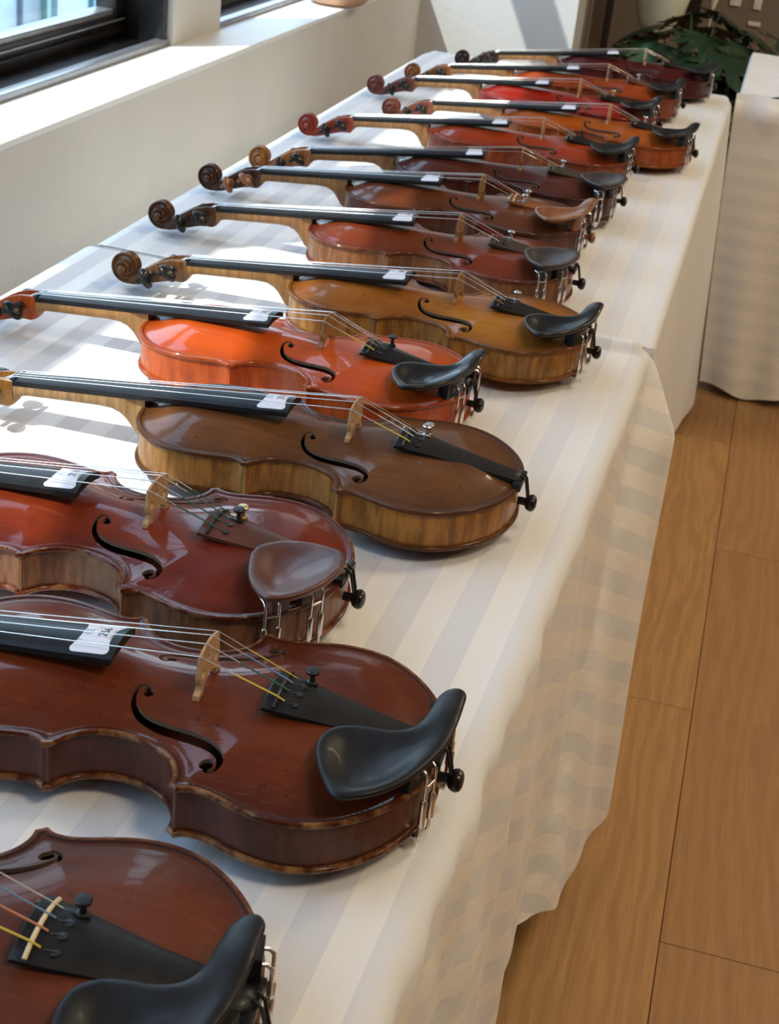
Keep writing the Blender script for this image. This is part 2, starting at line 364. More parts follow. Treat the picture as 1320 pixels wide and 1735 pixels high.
# ribs: upper bout, waist x2, lower bout
RIN = offset_in(OUT, .0030, SGN); okr = dist_poly(RIN, OUT) > .0027; arcs = np.concatenate([[0], np.cumsum(np.linalg.norm(np.diff(OUT, axis=0), axis=1))])
iL1 = len(segs[0]) - 1; iL2 = iL1 + len(segs[1]) - 1; iU1 = iL2 + len(segs[2]) - 1; iU2 = iU1 + len(segs[3]) - 1
nO = len(OUT); midL = (iL1 + iL2) // 2; midU = (iU1 + iU2) // 2
def rib_mesh(idx):
    idx = [i for i in idx if okr[i % nO]]; s = 0; rows = []; S = []
    for q, i in enumerate(idx):
        p = RIN[i % nO]
        if q: s += np.linalg.norm(p - RIN[idx[q - 1] % nO])
        inn = offset_in(OUT, .0045, SGN)[i % nO]
        rows.append([(p[0], p[1], .0036), (p[0], p[1], .013), (p[0], p[1], .024), (p[0], p[1], ZE - .0036), (inn[0], inn[1], ZE - .0036), (inn[0], inn[1], .0036)]); S += [s] * 6
    mb = MB(); mb.grid(rows); mb.att['s'] = S; return mb.mesh('rib', 1, angle=60)
RIBS = [rib_mesh(range(-midL, midL + 1)), rib_mesh(range(midL, midU + 1)), rib_mesh(range(midU, nO - midU + 1)), rib_mesh(range(nO - midU, nO - midL + 1))]
CORNER = []
for i in (midL, midU, nO - midU, nO - midL):   # corner joints, a fine pale post at each corner
    j = [q for q in range(i - 6, i + 7) if okr[q % nO]]; k = min(j, key=lambda q: abs(q - i)); p = RIN[k % nO]; LIN = MB(); LIN.tube([(p[0], p[1], .0038), (p[0], p[1], ZE - .0038)], .0011, 6); CORNER.append(LIN.mesh('corner_joint'))
# fingerboard
def fbz(x): return .0365 + (.486 - x) * (.0700 - .0365) / .272
def fbw(x): return .012 + (.486 - x) * .009 / .272
def fbsurf(x, y): R_ = .042; return fbz(x) - (R_ - math.sqrt(R_ * R_ - y * y))
mb = MB(); secs = []
for x in (.2140, .2143, .26, .32, .38, .44, .486):
    w = fbw(x) - (.0003 if x == .2140 else 0); top = [(x, w * t, fbsurf(x, w * t) - (.0002 if x == .2140 else 0)) for t in np.linspace(-1, 1, 15)]
    th = .0046 if x < .34 else .005; bot = [(x, w * t, fbsurf(x, w) - th + (.0028 * (1 - t * t) if x < .345 else 0)) for t in np.linspace(.98, -.98, 9)]
    secs.append(top + bot)
mb.loft(secs); FB = mb.mesh('fingerboard', 1, angle=30)
# neck and heel
mb = MB(); secs = []
for x, zb in ((.3525, .0005), (.358, .0008), (.3625, .0035), (.3665, .0100), (.371, .0170), (.377, .0225), (.386, .0260), (.40, .0262), (.43, .0235), (.46, .0208), (.474, .0195), (.481, .0175), (.4855, .0130), (.490, .0085)):
    w = fbw(x) - .0002; zt = fbsurf(x, w) - .0052; zt = max(zt, zb + .006); s = []
    if zb < .02 and x < .39: w = w * (.72 + .28 * min(1, max(0, (zb - .0) / .02)))
    for k in range(17):
        th = PI * k / 16; cy = math.cos(th); e = .75
        s.append((x, w * (abs(cy) ** e) * (1 if cy > 0 else -1), zt - (zt - zb) * math.sin(th) ** e))
    secs.append(s)
mb.loft(secs); NECK = mb.mesh('neck', 1, angle=60)
# nut
mb = MB(); mb.loft([[(x, .0118 * t, zz if abs(t) > 2 else .0364 - .0003 + (.0018 if k else 0) - .0014 * t * t) for t in np.linspace(-1, 1, 9)] + [(x, .0118, .030), (x, -.0118, .030)] for x, k, zz in ((.4845, 1, 0), (.4885, 1, 0))]); NUT = mb.mesh('nut')
# pegbox
mb = MB(); secs = []
PBX = [(.4862, .0352, .0125, .0123, .0), (.4895, .0352, .0078, .0125, .0), (.4925, .0351, .0070, .0127, .012), (.500, .0345, .0070, .0128, .017), (.508, .0328, .0058, .0122, .018), (.517, .0295, .0032, .0112, .017),
       (.526, .0248, .0000, .0100, .015), (.535, .0190, -.0032, .0088, .013), (.543, .0135, -.0058, .0078, .010), (.5475, .0100, -.0072, .0072, .004), (.549, .0088, -.0076, .0070, .0), (.556, .0035, -.0090, .0064, .0), (.562, .0005, -.0093, .0060, 0)]
for x, zt, zb, w, cav in PBX:
    wi = max(w - .0042, .0015); zc = zt - cav
    secs.append([(x, -w * .8, zb + .0005), (x, -w, zb + .004), (x, -w, zt - .001), (x, -w + .001, zt), (x, -wi, zt), (x, -wi * .9, zc), (x, wi * .9, zc), (x, wi, zt), (x, w - .001, zt), (x, w, zt - .001), (x, w, zb + .004), (x, w * .8, zb + .0005), (x, 0, zb - .0006)])
mb.loft(secs); PEGBOX = mb.mesh('pegbox', 1, angle=40)
# scroll: a volute whose turns step outwards
mb = MB(); CX, CZ = .5668, .0112; phs = np.radians(np.arange(-38, 800, 12)); secs = []
ro_p = ([-40, 0, 90, 180, 270, 360, 450, 540, 630, 720, 800], [.0212, .0203, .0192, .0180, .0150, .0125, .0112, .0098, .0082, .0068, .0060])
w_p = ([-40, 0, 90, 180, 270, 360, 450, 540, 630, 720, 800], [.0064, .0061, .0060, .0068, .0085, .0106, .0128, .0148, .0165, .0180, .0188])
for ph in phs:
    dg = math.degrees(ph); ro = np.interp(dg, *ro_p); ri = np.interp(dg + 360, *ro_p) * .93 if dg + 360 < 800 else .0; w = np.interp(dg, *w_p)
    if dg < 300: ri = min(ri, ro - .004)
    ex, ez = math.sin(ph), -math.cos(ph); mid = (ro + ri) / 2
    pr = [(ri, -w * .9), (mid, -w + .0024), (ro - .0012, -w), (ro, -w + .0010), (ro - .0011, -w * .45), (ro - .0003, 0), (ro - .0011, w * .45), (ro, w - .0010), (ro - .0012, w), (mid, w - .0024), (ri, w * .9)]
    secs.append([(CX + ex * r, y, CZ + ez * r) for r, y in pr])
mb.loft(secs)
mb.lathe([(0, -.0212), (.0028, -.0210), (.0042, -.0196), (.0048, -.0180), (.0048, .0180), (.0042, .0196), (.0028, .0210), (0, .0212)], (CX, 0, CZ), (0, 1, 0), 16)
SCROLL = mb.mesh('scroll', 1, angle=38)
# pegs
def peg_mesh():
    mb = MB(); mb.lathe([(.0026, -.030), (.0030, -.010), (.0034, .010), (.0036, .0145), (.0052, .0150), (.0056, .0165), (.0046, .0178), (.0030, .0186), (.0028, .0200)], axis=(0, 1, 0), n=12)
    mb.lathe([(.0028, .0190), (.0062, .0212), (.0100, .0250), (.0118, .0295), (.0115, .0335), (.0085, .0370), (.0045, .0384), (.0010, .0388)], axis=(0, 1, 0), n=16, sq=(1.1, .50)); return mb.mesh('peg', 1, angle=50)
PEG = peg_mesh()
PEGS = [(.5020, .0225, 1, .15), (.5135, .0185, -1, 1.2), (.5290, .0110, 1, -.3), (.5390, .0060, -1, .3)]
# bridge
BX = .157; BZ = belly_z(BX, .016); BT = .0816
def bridge_mesh():
    H = BT - BZ; hl = [(.0208, -.0012), (.0206, .0022), (.0168, .0042), (.0160, .0075), (.0182, .0105), (.0190, .0150), (.0186, .0200), (.0186, H - .0072)]
    top = [(y, H - (y * y) / (2 * .041)) for y in np.linspace(.0178, -.0178, 15)]
    arch_ = [(-.0130, -.0008), (-.0128, .0022), (-.0105, .0055), (-.005, .0080), (0, .0086), (.005, .0080), (.0105, .0055), (.0128, .0022), (.0130, -.0008)]
    ol = np.array(hl + top + [(-y, z) for y, z in hl[::-1]] + arch_)
    holes = []
    for sg in (1, -1):
        holes.append(np.array([(sg * (.0118 + .0030 * math.cos(a)), .0140 + .0034 * math.sin(a)) for a in np.linspace(0, 2 * PI, 14, endpoint=False)]))
        holes.append(np.array([(sg * (.0028 + .0019 * math.cos(a)), .0212 + .0021 * math.sin(a)) for a in np.linspace(0, 2 * PI, 12, endpoint=False)]))
    holes.append(np.array([(-.0030, .0200), (0, .0150), (.0030, .0200)]))
    vv, ff = cdt(ol, holes, np.zeros((0, 2))); cen = vv[ff].mean(1); keep = inside(cen, ol)
    for h in holes: keep &= ~inside(cen, h)
    ff = ff[keep]; mb = MB(); n = len(vv); V = []
    for sgn in (-1, 1):
        for y, z in vv:
            t = .0022 - .0014 * max(0, z) / H; V.append((BX + sgn * t, y, BZ + z))
    F = [tuple(int(i) for i in f) for f in ff] + [tuple(int(i) + n for i in f[::-1]) for f in ff]; cnt = {}
    for f in ff:
        for a, b in ((f[0], f[1]), (f[1], f[2]), (f[2], f[0])): cnt.setdefault((min(a, b), max(a, b)), []).append((int(a), int(b)))
    for k, l in cnt.items():
        if len(l) == 1: a, b = l[0]; F.append((b, a, a + n, b + n))
    mb.add(V, F); return mb.mesh('bridge', 1, angle=30)
BRIDGE = bridge_mesh()
# tailpiece
def tpz(x): return .0455 + (x - .004) * (.0618 - .0455) / .108
def tpw(x): return float(np.interp(x, [.001, .004, .012, .03, .06, .09, .105, .114], [.0065, .0092, .0103, .0118, .0155, .0203, .0226, .0232]))
def tps(x, y): w = tpw(x); return tpz(x) - (.0052 if x > .02 else .0052) * (y / max(w, .001)) ** 2 * (.6 + .4 * w / .02)
mb = MB(); secs = []
for x in (.001, .003, .008, .02, .04, .06, .08, .1, .1125, .114):
    w = tpw(x); dz = -.0012 if x in (.001, .114) else 0
    secs.append([(x, w * t, tps(x, w * t) + dz) for t in np.linspace(-1, 1, 13)] + [(x, w * t, tps(x, w) - .0030) for t in (.97, .4, -.4, -.97)])
mb.loft(secs); TAIL = mb.mesh('tailpiece', 1, angle=40)
def fret_mesh():
    mb = MB(); mb.tube([(.1065, y, tps(.1065, y) + .0004) for y in np.linspace(-.0215, .0215, 13)], .0013, 8); return mb.mesh('tailpiece_fret')
FRET = fret_mesh()
SY = [.0165, .0056, -.0056, -.0165]
mb = MB()
for y in SY:
    yy = y * .84; mb.lathe([(.0026, .0001), (.0026, .0006), (.0012, .0008)], (.0945, yy, tps(.0945, yy) - .0002), n=12); mb.box(.0950, .1020, yy - .0005, yy + .0005, tps(.098, yy) - .0004, tps(.098, yy) + .00035)
KEYH = mb.mesh('string_slot')
# tail gut, saddle, end button
mb = MB()
for sy in (.0030, -.0030): mb.tube([(.006, sy, .0435), (.0005, sy, .0438), (-.0030, sy, .0405), (-.0045, sy * .95, .034), (-.0062, sy * .9, .0265), (-.0068, sy * .6, .0205)], .0011, 8)
GUTM = mb.mesh('tail_gut')
mb = MB(); mb.box(-.0010, .0062, -.017, .017, ZE - .003, ZE + .0042, .0012); SADDLE = mb.mesh('saddle')
mb = MB(); mb.lathe([(.0035, -.002), (.0036, .0050), (.0058, .0062), (.0074, .0085), (.0078, .0110), (.0066, .0135), (.0040, .0148), (.0008, .0151)], (-.0001, 0, .0190), (-1, 0, 0), 20); BUTTON = mb.mesh('end_button')
# strings
NUTY = [.0080, .0027, -.0027, -.0080]; BRY = [.0168, .0056, -.0056, -.0168]
def brz(y): return BT - (y * y) / (2 * .041) + .0003
def string_meshes():
    r = []
    for k in range(4):
        p = PEGS[[0, 2, 3, 1][k]]; ny = NUTY[k]; by = BRY[k]; ty = SY[k] * .84; rad = [.00042, .00040, .00036, .00030][k]
        a = [(p[0], ny * .6, p[1] + .003), (.4887, ny, .0368), (.4855, ny, .0382 - .0001), (BX + .0008, by, brz(by)), (BX - .0008, by, brz(by))]
        mid = Vector(a[-1]).lerp(Vector((.108, ty, tps(.108, ty) + .0020)), .45)
        mb = MB(); mb.tube(a + [tuple(mid)], rad, 6); m1 = mb.mesh('string', 1, angle=60)
        mb = MB(); mb.tube([tuple(mid), (.1068, ty, tps(.1068, ty) + .0020), (.1015, ty, tps(.1015, ty) + .0004)], rad * 1.5, 6); r.append((m1, mb.mesh('silk_winding')))
    return r
STR = string_meshes()
# fine tuner
def tuner_mesh(y):
    mb = MB(); z = tps(.0915, y); x = .0915
    mb.lathe([(.0034, -.001), (.0034, .0022), (.0020, .0026), (.0016, .0075), (.0022, .0080), (.0044, .0088), (.0046, .0104), (.0040, .0112), (.0010, .0114)], (x, y, z), n=14)
    mb.box(x - .004, .1085, y - .0019, y + .0019, z - .0004, z + .0016, .0005); mb.box(.1085, .1155, y - .0014, y + .0014, z - .0068, z + .0030, .0006)
    return mb.mesh('fine_tuner', 1, angle=40)
TUN = {k: tuner_mesh(SY[k] * .84) for k in range(4)}
# chin rests
def slab(outline, ztop, zbot, rimr=.0012, step=.0032):
    O = catmull(outline, .0022, True); sg = 1.0
    if not inside(offset_in(O, .001, 1.0)[5:6], O)[0]: sg = -1.0
    Oi = offset_in(O, rimr, sg); x0, y0 = O.min(0); x1, y1 = O.max(0)
    gx, gy = np.meshgrid(np.arange(x0, x1, step), np.arange(y0, y1, step)); g = np.stack([gx.ravel(), gy.ravel()], 1); g = g[inside(g, O)]; g = g[dist_poly(g, O) > rimr + .0016]
    vv, ff = cdt(Oi, [], g); ff = ff[inside(vv[ff].mean(1), Oi)]; d = dist_poly(vv, O)
    zt = ztop(vv[:, 0], vv[:, 1], d); zb = zbot(vv[:, 0], vv[:, 1], d); mb = MB(); n = len(vv)
    mb.add(np.column_stack([vv, zt]), ff.tolist()); mb.add(np.column_stack([vv, zb]), ff[:, ::-1].tolist())
    dO = np.zeros(len(O)); t_ = ztop(Oi[:, 0], Oi[:, 1], dO + rimr); b_ = zbot(Oi[:, 0], Oi[:, 1], dO + rimr); h = t_ - b_
    mb.loft([np.column_stack([Oi, t_]).tolist(), np.column_stack([offset_in(O, rimr * .3, sg), t_ - rimr * .4]).tolist(), np.column_stack([O, t_ - np.minimum(rimr * 1.2, h * .4)]).tolist(), np.column_stack([offset_in(O, .0002, sg), b_ + h * .35]).tolist(), np.column_stack([Oi, b_]).tolist()], caps=False)
    me = mb.mesh('chinrest', 1, angle=55); b = bmesh.new(); b.from_mesh(me); bmesh.ops.remove_doubles(b, verts=b.verts[:], dist=2e-5); bmesh.ops.recalc_face_normals(b, faces=b.faces[:]); b.to_mesh(me); b.free()
    return me
A_OUT = [(.0700, .0520), (.0702, .0400), (.0665, .0305), (.0590, .0250), (.0473, .0225), (.0330, .0225), (.0215, .0185), (.0150, .0090), (.0125, -.0040), (.0105, -.0170), (.0060, -.0245), (-.0010, -.0270), (-.0060, -.0220), (-.0072, -.0080), (-.0068, .0110), (-.0035, .0340), (.0050, .0590), (.0150, .0770), (.0300, .0905), (.0465, .0960), (.0560, .0850), (.0640, .0700)]
B_OUT = [(.0600, .0560), (.0640, .0390), (.0620, .0260), (.0500, .0150), (.0330, .0110), (.0140, .0135), (.0010, .0200), (-.0050, .0330), (-.0065, .0500), (.0010, .0770), (.0130, .0950), (.0290, .1020), (.0440, .0900), (.0540, .0730)]
def bp_line(x): return 1.0 - np.clip((x + .005) / .07, 0, 1)
def a_top(x, y, d):
    rim = .0590 + .0075 * bp_line(x) ** 1.3 + .0045 * smooth01((.030 - y) / .035) * smooth01((.022 - x) / .02)
    cup = np.exp(-(((x - .038) / .030) ** 2 + ((y - .055) / .032) ** 2) * 1.1)
    return rim - .0085 * cup * smooth01((d - .0008) / .016) - .0012 * smooth01(1 - d / .004) * bp_line(x)
def a_bot(x, y, d):
    t = a_top(x, y, d); return np.maximum(t - .0042 - .0025 * smooth01(d / .02), .0440 + .010 * smooth01((.020 - y) / .012) * smooth01((.024 - x) / .01))
def b_top(x, y, d):
    rim = .0605 + .0070 * bp_line(x) ** 1.2; cup = np.exp(-(((x - .036) / .028) ** 2 + ((y - .055) / .034) ** 2) * 1.0)
    return rim - .0085 * cup * smooth01((d - .0008) / .018)
def b_bot(x, y, d): return np.maximum(b_top(x, y, d) - .005 - .004 * smooth01(d / .02), .0445)
CH_A = slab(A_OUT, a_top, a_bot); CH_B = slab(B_OUT, b_top, b_bot)
def edge_at(y):
    k = range(0, iL1) if y >= 0 else range(nO - iL1, nO)
    i = min(k, key=lambda q: abs(OUT[q % nO][1] - y) + (10 if OUT[q % nO][0] > .075 else 0)); i %= nO
    p = OUT[i]; q = offset_in(OUT, -.004, SGN)[i]; return p, (q - p) / .004
def foot_mesh(ya, yb, name='chinrest_foot'):
    mb = MB(); ro = []; 
    for y in np.linspace(ya, yb, 9):
        p, n = edge_at(y); a = p - n * .001; c = p - n * .013; ro.append([(a[0], a[1], ZE + .0002), (a[0], a[1], .0550), (c[0], c[1], .0550), (c[0], c[1], ZE + .0015)])
    mb.loft(ro); return mb.mesh(name, 1, angle=40)
def clamp_mesh(y):
    p, n = edge_at(y); t = np.array([-n[1], n[0]]); mb = MB()
    def P(o, s, z): q = p + n * o + t * s; return (q[0], q[1], z)
    for s in (-.0055, .0055):
        mb.tube([P(.0028, s, -.0012), P(.0038, s, .003), P(.0038, s, .0420), P(.0036, s, .0460), P(.0015, s, .0485), P(-.006, s, .0490)], .0011, 8)
        mb.tube([P(.0038, s, .0085), P(.0038, s, .0100), P(.0038, s, .0270), P(.0038, s, .0285)], [.0016, .0024, .0024, .0016], 10)
    mb.tube([P(-.002, -.0055, .0492), P(-.002, .0055, .0492)], .0011, 8); mb.tube([P(-.006, 0, -.0015), P(.0035, 0, -.0015)], [.004, .0045], 8)
    for s in (-.0055, .0055): mb.tube([P(-.008, s, -.0012), P(.0028, s, -.0012)], .0011, 8)
    mb.tube([P(.0038, -.0055, .0375), P(.0038, .0055, .0375)], .0011, 8)
    return mb.mesh('chinrest_clamp', 1, angle=50)
CLA = [clamp_mesh(.034), clamp_mesh(-.021)]; FTA = [foot_mesh(.022, .050), foot_mesh(-.030, -.012)]
CLB = [clamp_mesh(.050), clamp_mesh(.081)]; FTB = [foot_mesh(.036, .060), foot_mesh(.068, .080)]
# lot label: paper bent over the fingerboard end, and its printed lines
LX0, LX1, LY0, LY1 = .2178, .2440, -.0185, .0180
def label_paper():
    r = .003; ol = []
    for cx, cy, a0 in ((LX1 - r, LY1 - r, 0), (LX0 + r, LY1 - r, 90), (LX0 + r, LY0 + r, 180), (LX1 - r, LY0 + r, 270)):
        for k in range(5): a = math.radians(a0 + k * 22.5); ol.append((cx + r * math.cos(a), cy + r * math.sin(a)))
    gx, gy = np.meshgrid(np.linspace(LX0 + .003, LX1 - .003, 5), np.linspace(LY0 + .001, LY1 - .001, 14)); vv, ff = cdt(np.array(ol), [], np.stack([gx.ravel(), gy.ravel()], 1))
    mb = MB(); mb.add([(x, y, fbsurf(x, y) + .00025) for x, y in vv], ff.tolist()); mb.add([(x, y, fbsurf(x, y) + .00005) for x, y in vv], ff[:, ::-1].tolist()); return mb.mesh('lot_label', 1, angle=60)
LABEL = label_paper()
def text_mesh(txt, size, x, yc, sp=1.0):
    cu = bpy.data.curves.new('txt', 'FONT'); cu.body = txt; cu.size = size; cu.align_x = 'CENTER'; cu.space_character = sp; ob = bpy.data.objects.new('txt', cu); COL.objects.link(ob)
    dg = bpy.context.evaluated_depsgraph_get(); me = bpy.data.meshes.new_from_object(ob.evaluated_get(dg)); bpy.data.objects.remove(ob); bpy.data.curves.remove(cu)
    for v in me.vertices:      # letters run towards -y, their tops towards +x
        X = x + v.co.y; Y = yc - v.co.x; v.co = (X, Y, fbsurf(X, Y) + .00055)
    me.materials.clear(); me.materials.append(None); me.name = 'lettering'; return me
T12 = text_mesh('12', .0078, .2350, -.0005); TSM = text_mesh('T', .0040, .2385, .0085); TJ = text_mesh('July 2020', .0030, .2200, -.0010, 1.1); TJ2 = text_mesh('July', .0026, .2320, -.0090)
# -------------------------------------------------------------- the fourteen violins
POSE = [[-0.1445, 0.5280, 0.0678], [-0.1064, 0.7739, 0.0234], [-0.2251, 0.9688, -0.0228], [-0.1316, 1.1996, -0.0158], [-0.2201, 1.402, -0.0579], [-0.1294, 1.6284, -0.0261], [-0.1824, 1.8803, -0.0043], [-0.1999, 2.1103, -0.007], [-0.1828, 2.3547, 0.137], [-0.1897, 2.5986, 0.0513], [-0.103, 2.8106, -0.0227], [-0.1887, 3.0346, 0.0144], [-0.1635, 3.2862, 0.1081], [-0.1168, 3.5918, 0.1737]]
def S(a, b, c): return lin((a, b, c))
# belly two tones, worn edge, rib two tones, scroll two tones, neck, chin (shape, material), tailpiece mat, silks, tuners, number, worn, coat, label
V = [
 dict(a=S(96, 50, 34), b=S(128, 66, 42), e=S(150, 105, 70), r=(S(105, 55, 32), S(70, 36, 24)), chin=('A', MATTE_BLACK), tail=MATTE_BLACK, silk=('yellow', 'pink', 'blue', None), tun=((3, GUT),), no=None, worn=.9, coat=.25, fret=IVORYM,
      label='scratched dark brown violin nearest the camera, cut off by the bottom of the picture'),
 dict(a=S(104, 42, 22), b=S(140, 66, 28), e=S(186, 135, 82), r=(S(100, 50, 34), S(78, 38, 28)), chin=('A', MATTE_BLACK), tail=MATTE_BLACK, silk=('yellow', 'green', 'blue', 'yellow'), tun=((3, GUT),), no='256', worn=.8, coat=.6, fret=MATTE_BLACK,
      label='red-brown violin with black chin rest and a label reading 256'),
 dict(a=S(116, 40, 24), b=S(156, 60, 26), e=S(170, 115, 70), r=(S(156, 104, 70), S(100, 60, 38)), chin=('B', ROSEWOOD), tail=ROSEWOOD, silk=('green', 'green', 'green', 'green'), tun=((3, BRASS), (2, GUT)), no='257', worn=.6, coat=.7, fret=MATTE_BLACK,
      label='dark red violin with a large reddish-brown chin rest and a label reading 257'),
 dict(a=S(108, 68, 40), b=S(140, 88, 48), e=S(122, 70, 42), r=(S(190, 130, 58), S(120, 74, 34)), chin=None, tail=MATTE_BLACK, silk=('yellow', None, None, 'gold'), tun=((3, NICKEL), (2, NICKEL)), no='258', worn=1.0, coat=.45, fret=MATTE_BLACK, neck=(S(196, 154, 104), S(150, 108, 64)),
      label='old brown violin without a chin rest, flamed golden ribs'),
 dict(a=S(232, 92, 26), b=S(240, 106, 30), e=S(224, 130, 48), r=(S(214, 98, 40), S(186, 76, 28)), chin=('A', EBONY), tail=EBONY, silk=('yellow', 'gold', None, None), tun=((3, GUT),), no='259', worn=.1, coat=.9, fret=EBONY, neck=(S(196, 148, 92), S(176, 124, 72)),
      label='bright orange violin with glossy black chin rest on the nearest table'),
 dict(a=S(170, 98, 36), b=S(204, 132, 46), e=S(104, 64, 34), r=(S(186, 128, 58), S(120, 78, 38)), chin=('A', EBONY), tail=EBONY, silk=('gold', None, None, 'green'), tun=((3, NICKEL),), no='260', worn=.9, coat=.5, fret=EBONY, neck=(S(176, 130, 76), S(130, 88, 46)), scroll=(S(136, 92, 52), S(78, 48, 28)),
      label='golden yellow-brown violin with dark scroll and black chin rest'),
 dict(a=S(150, 54, 26), b=S(132, 66, 34), e=S(150, 96, 62), r=(S(166, 108, 66), S(112, 66, 40)), chin=('B', DARKROSE), tail=DARKROSE, silk=(None, 'red', 'red', None), tun=((3, NICKEL),), no='261', worn=.8, coat=.6, fret=DARKROSE, scroll=(S(104, 66, 40), S(66, 40, 26)),
      label='red and brown violin with a dark oval chin rest, just behind the golden yellow-brown one'),
 dict(a=S(110, 56, 28), b=S(136, 70, 32), e=S(120, 74, 46), r=(S(110, 56, 36), S(80, 42, 28)), chin=('A', BOXWOOD), tail=BOXWOOD, silk=('gold', 'red', None, 'gold'), tun=((3, NICKEL), (0, NICKEL)), no='262', worn=.4, coat=.5, fret=IVORYM, scroll=(S(90, 54, 34), S(54, 32, 22)),
      label='brown violin with a light brown boxwood chin rest and tailpiece'),
 dict(a=S(84, 36, 28), b=S(106, 50, 34), e=S(104, 60, 46), r=(S(96, 48, 36), S(70, 36, 28)), chin=('B', DARKROSE), tail=DARKROSE, silk=('gold', 'gold', None, None), tun=((3, NICKEL), (2, NICKEL)), no='263', worn=.4, coat=.5, fret=DARKROSE, scroll=(S(200, 134, 76), S(140, 84, 44)),
      label='very dark brown violin with a light orange-brown scroll'),
 dict(a=S(170, 60, 22), b=S(190, 70, 24), e=S(176, 96, 48), r=(S(160, 78, 42), S(128, 58, 32)), chin=('A', MATTE_BLACK), tail=EBONY, silk=('gold', None, None, None), tun=((3, GUT),), no='264', worn=.2, coat=.6, fret=EBONY, scroll=(S(190, 78, 52), S(130, 56, 38)),
      label='orange-red violin with reddish scroll and black chin rest, in the middle of the rear table'),
 dict(a=S(186, 92, 26), b=S(206, 100, 24), e=S(190, 110, 50), r=(S(180, 92, 42), S(150, 72, 32)), chin=('A', EBONY), tail=EBONY, silk=('gold', 'blue', None, None), tun=((3, NICKEL),), no='265', worn=.1, coat=.6, fret=EBONY, scroll=(S(150, 84, 62), S(110, 60, 44)),
      label='amber orange violin sticking out furthest towards the aisle on the rear table'),
 dict(a=S(176, 36, 20), b=S(190, 46, 24), e=S(180, 74, 46), r=(S(150, 46, 36), S(120, 36, 30)), chin=('A', EBONY), tail=EBONY, silk=('gold', None, 'blue', None), tun=((3, BRASS),), no='266', worn=.1, coat=.7, fret=EBONY, scroll=(S(150, 84, 72), S(100, 56, 48)),
      label='bright red violin with black chin rest, third from the far end of the rear table'),
 dict(a=S(196, 82, 24), b=S(170, 70, 26), e=S(150, 84, 42), r=(S(150, 76, 44), S(120, 58, 34)), chin=('A', MATTE_BLACK), tail=ROSEWOOD, silk=('gold', 'gold', None, None), tun=((3, NICKEL), (1, NICKEL)), no='267', worn=.3, coat=.5, fret=ROSEWOOD, scroll=(S(170, 104, 60), S(96, 60, 40)),
      label='orange-brown violin second from the far end of the rear table'),
 dict(a=S(92, 26, 30), b=S(110, 34, 32), e=S(100, 48, 40), r=(S(88, 34, 32), S(68, 28, 26)), chin=('A', MATTE_BLACK), tail=MATTE_BLACK, silk=('gold', 'gold', None, None), tun=(), no='268', worn=.2, coat=.5, fret=MATTE_BLACK, scroll=(S(64, 38, 30), S(40, 26, 22)),
      label='very dark wine-red violin furthest from the camera, lying before the leafy plant'),
]
for i, (vd, ps) in enumerate(zip(V, POSE)):
    k = i + 1; root = thing('violin', (ps[0], ps[1], Z0), PI + ps[2], vd['label'], 'violin', 'violins laid out in a row on the cloths')
    if i == 0: root.scale = (1.03, 1.03, 1.03); root.location.z += .0006     # a slightly larger instrument
    top = varnish_top('varnished_spruce_%d' % k, vd['a'], vd['b'], vd['e'], k * 1.7, vd['worn'], .30 - .12 * vd['coat'], vd['coat'])
    rib = maple('rib_maple_%d' % k, vd['r'][0], vd['r'][1], k * 2.3, 's', .75, .0075)
    nk = vd.get('neck', (S(180, 132, 86), S(140, 96, 58))); neckm = maple('neck_maple_%d' % k, nk[0], nk[1], k * 1.1, 'x', .6, .0045, .4, .15)
    sc = vd.get('scroll', vd['r']); scm = maple('scroll_maple_%d' % k, sc[0], sc[1], k * 3.1, 'x', .6, .006, .3, .5)
    tp = link('top_plate', TOP, [top, DARKIN], root); link('back_plate', BACK, top, root)
    for rm in RIBS: link('rib', rm, rib, root)
    for cj in CORNER: link('corner_joint', cj, neckm if i == 3 else rib, root)
    link('neck', NECK, neckm, root); link('fingerboard', FB, EBONY_FB, root); link('nut', NUT, EBONY, root)
    pb = link('pegbox', PEGBOX, scm, root)
    link('scroll', SCROLL, scm, root)
    for (px, pz, sg, tw) in PEGS:
        link('peg', PEG, BOXWOOD if i == 7 else EBONY, root, loc=(px, 0, pz), rot=(0, tw, 0) if sg > 0 else (0, tw, PI))
    link('bridge', BRIDGE, BRIDGEOLD if i in (4, 5, 6, 7, 8) else BRIDGEM, root)
    for q in range(4):
        sm, wm = STR[q]; so_ = link('string', sm, STRINGM, root); link('silk_winding', wm, SILKS[vd['silk'][q]] if vd['silk'][q] else STRINGM, so_)
    t = link('tailpiece', TAIL, vd['tail'], root); link('tailpiece_fret', FRET, vd['fret'], t); link('string_slot', KEYH, GUT, t)
    for (q, tm) in vd['tun']: link('fine_tuner', TUN[q], tm, t)
    link('tail_gut', GUTM, GUT, root); link('saddle', SADDLE, EBONY, root); link('end_button', BUTTON, BOXWOOD if i == 7 else EBONY, root)
    if vd['chin']:
        kind, cm = vd['chin']; ch = link('chinrest', CH_A if kind == 'A' else CH_B, cm, root, loc=(.010 if i == 0 else 0, 0, 0))
        for f in (FTA if kind == 'A' else FTB): link('chinrest_foot', f, cm, ch, loc=(-.010 if i == 0 else 0, 0, 0))
        for cl in (CLA if kind == 'A' else CLB): link('chinrest_clamp', cl, NICKEL, ch, loc=(-.010 if i == 0 else 0, 0, 0))
    if vd['no']:
        lb = link('lot_label', LABEL, PAPER, root)
        link('lettering', text_mesh(vd['no'], .0085, .2245, -.0030), INK, lb); link('lettering', T12, INKGREY, lb); link('lettering', TSM, INKGREY, lb); link('lettering', TJ, INKGREY, lb); link('lettering', TJ2, INKGREY, lb)

